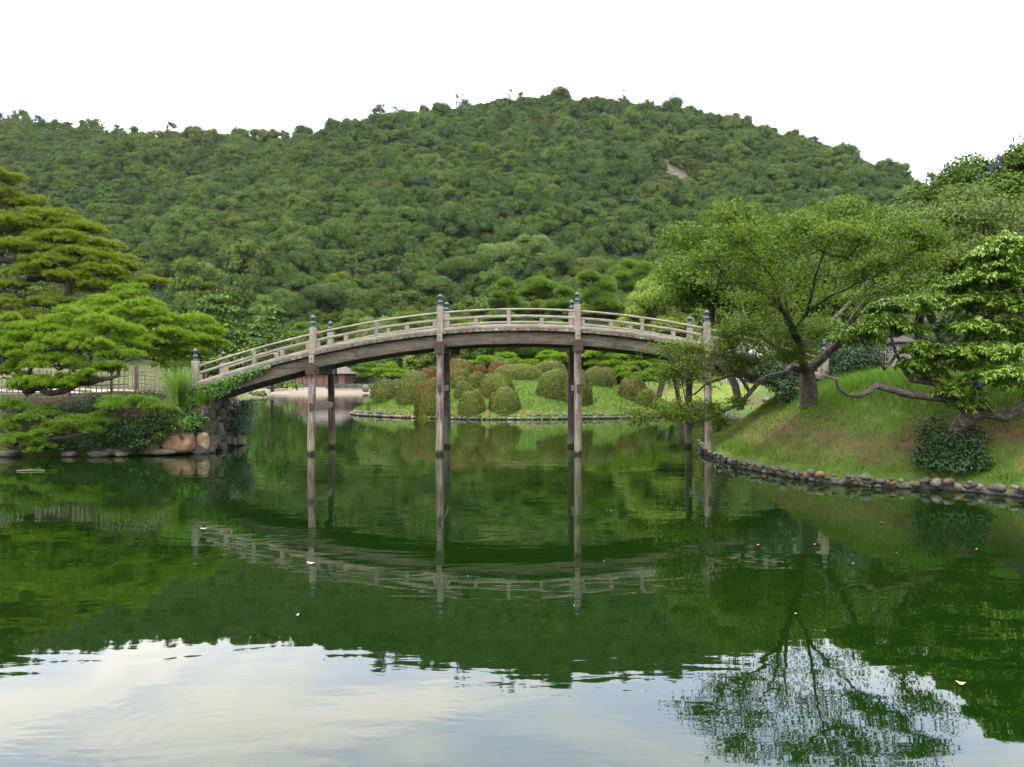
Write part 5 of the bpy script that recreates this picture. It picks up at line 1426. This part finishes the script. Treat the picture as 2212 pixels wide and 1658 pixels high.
# ivy over the bridge end
iv = thing('ivy', 'green ivy trailing along the girder at the left bridge end', 'ivy', (-9.5, 25.95, 1.6))
m = MB(); n = 2600
x = rng.uniform(-10.3, -7.55, n) ; f = (x + 10.3) / 2.75
P_ = np.stack([x, 25.90 + rng.normal(size=n) * .05 - .05 * (1 - f), zr(x) - .64 - np.abs(rng.normal(size=n)) * (.36 * (1 - f) ** 1.2 + .035)], 1)
m.add(*rhombus(P_, nrm(np.array([0, -.3, -1]) + rand_dirs(n) * .7), nrm(np.array([0, -1, .5]) + rand_dirs(n) * .5), .075 * rng.uniform(.6, 1.3, n), .065))
obj('leaves', m.mesh('leaves', MAT['ivy']), iv, (9.5, -25.95, -1.6))
m = MB(); xx = np.linspace(-10.3, -7.6, 14); add_tube(m, np.stack([xx, 0 * xx + 25.9, zr(xx) - .70], 1), .01, 4); obj('stem', m.mesh('stem', MAT['bark']), iv, (9.5, -25.95, -1.6))
iv2 = thing('ivy', 'dark ivy curtain hanging on the abutment wall under the bridge', 'ivy', (-9.6, 29.2, 0.6))
m = MB(); n = 2600
P_ = np.stack([-9.45 + rng.normal(size=n) * .10, rng.normal(size=n) * .42 + 28.95, .55 + rng.uniform(0, 1.1, n)], 1); P_[:, 0] += .25 * np.clip((P_[:, 2] - .8), 0, 1)
m.add(*rhombus(P_, nrm(np.array([.5, -.2, -1]) + rand_dirs(n) * .6), nrm(np.array([1, -.4, .4]) + rand_dirs(n) * .5), .085 * rng.uniform(.6, 1.3, n), .07))
obj('leaves', m.mesh('leaves', MAT['shrub']), iv2, (9.6, -29.2, -.6))
m = MB(); add_tube(m, [(-9.6, 29, .3), (-9.5, 28.9, 1.0), (-9.6, 28.9, 1.6)], .012, 4); obj('stem', m.mesh('stem', MAT['bark']), iv2, (9.6, -29.2, -.6))

def reed(label, base, n, hgt, spread, w=.012, mat=None):
    t_ = thing('reed_clump', label, 'reed grass', base)
    m = MB()
    for i in range(n):
        a = rng.uniform(0, 6.28); r0 = abs(rng.normal()) * .10; l_ = hgt * rng.uniform(.6, 1.05); s_ = spread * rng.uniform(.1, 1.0)
        ts = np.linspace(0, 1, 6); rr = r0 + s_ * ts ** 2.2; zz_ = l_ * (ts - .28 * s_ / spread * ts ** 3)
        P_ = np.stack([rr * math.cos(a), rr * math.sin(a), zz_], 1); S_ = np.array([-math.sin(a + 1), math.cos(a + 1), 0]) * w / 2
        ww = np.array([.7, 1, 1, .8, .5, .06])[:, None]
        V = np.concatenate([P_ - S_ * ww, P_ + S_ * ww]); F_ = [(k, k + 1, k + 7, k + 6) for k in range(5)]
        m.add(V, F_)
    obj('blades', m.mesh('blades', mat or MAT['reed']), t_)
    m = MB(); add_tube(m, [(0, 0, -.2), (0, 0, .12)], [.16, .10], 8, .2); obj('root_crown', m.mesh('root_crown', MAT['bark']), t_)
    return t_
reed('tall arching clump of bright green reed grass beside the bridge post', at(385, 885, 25.75), 900, 1.62, .78)
reed('shorter dark grass tuft drooping below the bridge post', at(440, 878, 25.8), 200, .75, .6, .012, MAT['grass'])
reed('small tuft of grass on the island shore at its left end', at(795, 880, 52.5), 120, .8, .4, .02)

# ================================================================== BUILDINGS AND OTHER SMALL THINGS
MAT['roof'] = plain('brown_shingle_roof', (.085, .066, .058), .85, 0, .25, 3)
MAT['wallwood'] = plain('red_brown_boards', (.16, .072, .042), .7, 0, .3, 2)
MAT['darkwood'] = plain('dark_wood', (.04, .03, .024), .8, 0, .3, 5)
MAT['plaster'] = plain('pale_plaster', (.60, .57, .50), .9, 0, .1, 2)
MAT['greyboard'] = plain('grey_board', (.16, .14, .13), .85, 0, .25, 5)
MAT['white'] = plain('white_cloth', (.50, .51, .54), .7, 0, .05, 3)
def hip_roof(mb, c, lx, ly, h, ridge, th=.18):
    x, y = lx / 2, ly / 2; r = ridge / 2
    V = np.array([(-x, -y, 0), (x, -y, 0), (x, y, 0), (-x, y, 0), (-r, 0, h), (r, 0, h), (-x, -y, -th), (x, -y, -th), (x, y, -th), (-x, y, -th)]) + np.asarray(c, float)
    mb.add(V, [(0, 1, 5, 4), (2, 3, 4, 5)]); mb.add(V, [(1, 2, 5), (3, 0, 4)]); mb.add(V, [(0, 6, 7, 1), (1, 7, 8, 2), (2, 8, 9, 3), (3, 9, 6, 0), (6, 9, 8, 7)])
def tea_house(label, px0, px1, py_base, d, wall_h, roof_h, depth, open_from=.62):
    Lx = M_(px1 - px0, d); c = at((px0 + px1) / 2, py_base, d); gz = float(land_z(c[None, :2])[0])
    t_ = thing('tea_house', label, 'building', (c[0], c[1], gz))
    m = MB(); add_box(m, (0, depth / 2, .15), (Lx + .8, depth + .8, .5)); obj('plinth', m.mesh('plinth', MAT['stone']), t_)
    m = MB(); add_box(m, (0, depth / 2, .4 + wall_h / 2), (Lx - .3, depth, wall_h)); obj('wall', m.mesh('wall', MAT['darkwood']), t_)
    npan = 9
    for i in range(npan):
        f = (i + .5) / npan
        w_ = Lx / npan
        o = obj('panel', bev_box('panel', (w_ - .12, .08, wall_h - .3), MAT['wallwood'] if f < open_from or i % 2 else MAT['darkwood'], .02), t_, ((f - .5) * (Lx - .3), -.06, .4 + wall_h / 2 - .05))
    for i in range(npan + 1):
        obj('pillar', bev_box('pillar', (.14, .14, wall_h), MAT['darkwood'], .01), t_, ((i / npan - .5) * (Lx - .1), -.14, .4 + wall_h / 2))
    m = MB(); hip_roof(m, (0, depth / 2, .4 + wall_h + .1), Lx + 2.2, depth + 2.4, roof_h, Lx * .5); ro = obj('roof', m.mesh('roof', MAT['roof']), t_)
    m = MB(); add_box(m, (0, depth / 2, .4 + wall_h + .1 + roof_h + .06), (Lx * .5, .4, .35)); obj('ridge', m.mesh('ridge', MAT['roof']), ro)
tea_house('low brown tea house with reddish board walls on the far beach', 622, 762, 828, 204, 2.7, 2.6, 6)
tea_house('small brown roofed outbuilding behind the railing by the left bridge end', 478, 536, 822, 222, 3.0, 3.4, 5)
# low wall on the far shore
lw = thing('garden_wall', 'low grey stone wall with pale coping on the far shore behind the beach', 'wall', (at(770, 829, 197)[0], 197, 1.0))
for i in range(16):
    obj('coping', bev_box('coping', (.74, .6, .14), MAT['pale'], .03), lw, ((i - 7.5) * .76 - 1.2, 0, 1.02)); obj('block', bev_box('block', (.74, .45, .92), MAT['stone'], .03), lw, ((i - 7.5) * .76 - 1.2, 0, .48))
for k_, (px, h) in enumerate(((646, 14), (654, 12))):
    c = at(px, 836, 196); m = MB(); add_tube(m, [(0, 0, -.3), (0, 0, .5), (0, 0, M_(h, 196))], .10, 8)
    o = obj('mooring_post', m.mesh('mooring_post', MAT['barkgrey'], True), None, c); tag(o, ['taller thin post standing on the far beach', 'shorter thin post beside the taller one on the far beach'][k_], 'post')
# hut behind the right bank
hut = thing('garden_hut', 'small grey board hut glimpsed behind the evergreen branches', 'hut', (at(1942, 770, 34)[0], 34, 2.4))
m = MB(); add_box(m, (0, 0, .6), (.62, .8, 1.7)); obj('wall', m.mesh('wall', MAT['greyboard']), hut)
for i in range(5): obj('board', bev_box('board', (.115, .03, 1.6), MAT['greyboard'], .006), hut, ((i - 2) * .122, -.42, .6))
m = MB(); hip_roof(m, (0, 0, 1.5), 1.0, 1.2, .25, .5, .08); obj('roof', m.mesh('roof', MAT['darkwood']), hut)
# white canopy behind the cherry
cp = thing('canopy', 'white cloth canopy top glimpsed through the cherry leaves', 'canopy', (at(1631, 790, 70)[0], 70, 1.4))
m = MB(); m.add([(-.8, -.6, 3.15), (.8, -.6, 3.05), (.8, .6, 3.15), (-.8, .6, 3.2), (-.3, 0, 3.7)], [(0, 1, 4), (1, 2, 4), (2, 3, 4), (3, 0, 4)]); m.add([(-.8, -.6, 3.15), (.8, -.6, 3.05), (.8, -.6, 2.9), (-.8, -.6, 3.0)], [(0, 3, 2, 1)])
obj('cloth', m.mesh('cloth', MAT['white']), cp)
for sx in (-.76, .76):
    for sy in (-.56, .56):
        m = MB(); add_tube(m, [(0, 0, -.8), (0, 0, 1.2), (0, 0, 3.05)], .03, 6); obj('pole', m.mesh('pole', MAT['darkwood']), cp, (sx, sy, 0))
# screen fence on the far lawn
sf = thing('bamboo_screen', 'pale lattice screen on the far lawn seen under the cherry limb', 'fence', (at(1582, 828, 138)[0], 138, 2.2))
for i in range(14): 
    m = MB(); add_tube(m, [(0, 0, -.6), (0, 0, 1.2)], .05, 5); obj('pole', m.mesh('pole', MAT['white']), sf, ((i - 6.5) * .28, 0, 0))
for z_ in (.2, .6, 1.0):
    m = MB(); add_tube(m, [(-2, -.06, z_), (2, -.06, z_)], .05, 5); obj('cross_pole', m.mesh('cross_pole', MAT['bamboo']), sf)

# floating bits on the pond
MAT['leaf_orange'] = plain('fallen_leaf', (.20, .09, .035), .7, 0, .2, 3)
MAT['leaf_yellow'] = plain('yellow_leaf', (.24, .19, .08), .7, 0, .2, 3)
def floater(px, py, w, mat, label, name='floating_leaf', group=None, cat='leaf', ln=1.6):
    d = F_PX * CAM_H / (py - HY); c = at(px, py, d); r = M_(w, d) / 2
    n = 10; a = np.linspace(0, 2 * math.pi, n, endpoint=False); k = 1 + .25 * np.sin(a * 3 + px)
    V = [(r * k[i] * math.cos(a[i]), r * k[i] * math.sin(a[i]) * ln * .6, .006 + .012 * abs(math.cos(a[i]))) for i in range(n)] + [(0, 0, .004)]
    m = MB(); m.add(V, [(i, (i + 1) % n, n) for i in range(n)])
    o = obj(name, m.mesh(name, mat), None, (c[0], c[1], .002)); o.rotation_euler = (0, 0, px)
    tag(o, label, cat, group)
for px, py, w in ((1639, 1178, 9), (1761, 1177, 8), (1841, 1218, 8), (2108, 1187, 8), (1720, 1328, 9), (1905, 1130, 7), (1936, 1196, 6), (1713, 1165, 5), (1690, 1215, 5)):
    floater(px, py, w, MAT['leaf_orange'], 'small orange fallen leaf floating on the pond off the right bank', group='orange leaves floating on the pond')
floater(2076, 1478, 20, MAT['leaf_yellow'], 'larger pale yellow leaf floating near the lower right of the pond')
floater(672, 1217, 20, MAT['white'], 'white feather floating beside the reflected bridge pile', 'feather', None, 'feather', .9)
floater(440, 1142, 18, MAT['white'], 'thin white feather floating below the left bridge end', 'feather', None, 'feather', .6)
floater(642, 1330, 10, MAT['white'], 'tiny white fluff floating on the dark hill reflection', 'feather', None, 'feather', .9)
for px, py in ((1310, 1102), (1320, 1103), (1305, 1213), (955, 1130), (500, 1150), (1010, 1246), (700, 1420), (1240, 1310)):
    floater(px, py, 2.6, MAT['white'], 'tiny white speck floating on the open pond', 'floating_speck', 'white specks on the pond', 'speck')
st_ = at(66, 1017, F_PX * CAM_H / (1017 - HY)); m = MB(); add_tube(m, [(-.34, -.02, .015), (0, .01, .03), (.34, .05, .02)], [.008, .009, .005], 5, .1)
o = obj('floating_stick', m.mesh('floating_stick', MAT['barkpale']), None, (st_[0], st_[1], 0)); tag(o, 'pale bare stick floating in the dark water at the left edge', 'stick')

# overhanging grass along the stone edging
P = scatter(5.9, 12, 14, 31, 60000, right_z, lambda P: (shore(P) > .2) & (shore(P) < .6))
P = P[(vnoise(P, 1.6, 4) + .5 * rng.normal(size=len(P))) > .1]
mb = MB(); V, q, tr = blades(P, .16, .012, 1.1, .9); nb = len(P)
mb.add(V, q); mb.loops.append(tr.ravel()); mb.cnt.append(np.full(nb, 3)); mb.mi.append(np.zeros(nb, int))
g = obj('edge_grass', mb.mesh('edge_grass', MAT['grass'])); struct(g, 'stuff'); g['label'] = 'grass tufts hanging over the cobble edging of the right bank'; g['category'] = 'grass'

# ================================================================== THE AIR
HAZE = 0.000026
m = MB(); add_box(m, (0, 720, 118), (1840, 1600, 242))
hz = bpy.data.materials.new('air'); hz.use_nodes = True; t = hz.node_tree; t.nodes.clear()
o_ = t.nodes.new('ShaderNodeOutputMaterial'); pv = t.nodes.new('ShaderNodeVolumePrincipled')
pv.inputs['Color'].default_value = (.90, .94, 1.0, 1); pv.inputs['Density'].default_value = HAZE
t.links.new(pv.outputs[0], o_.inputs['Volume'])
struct(obj('haze', m.mesh('haze', hz)), 'stuff')
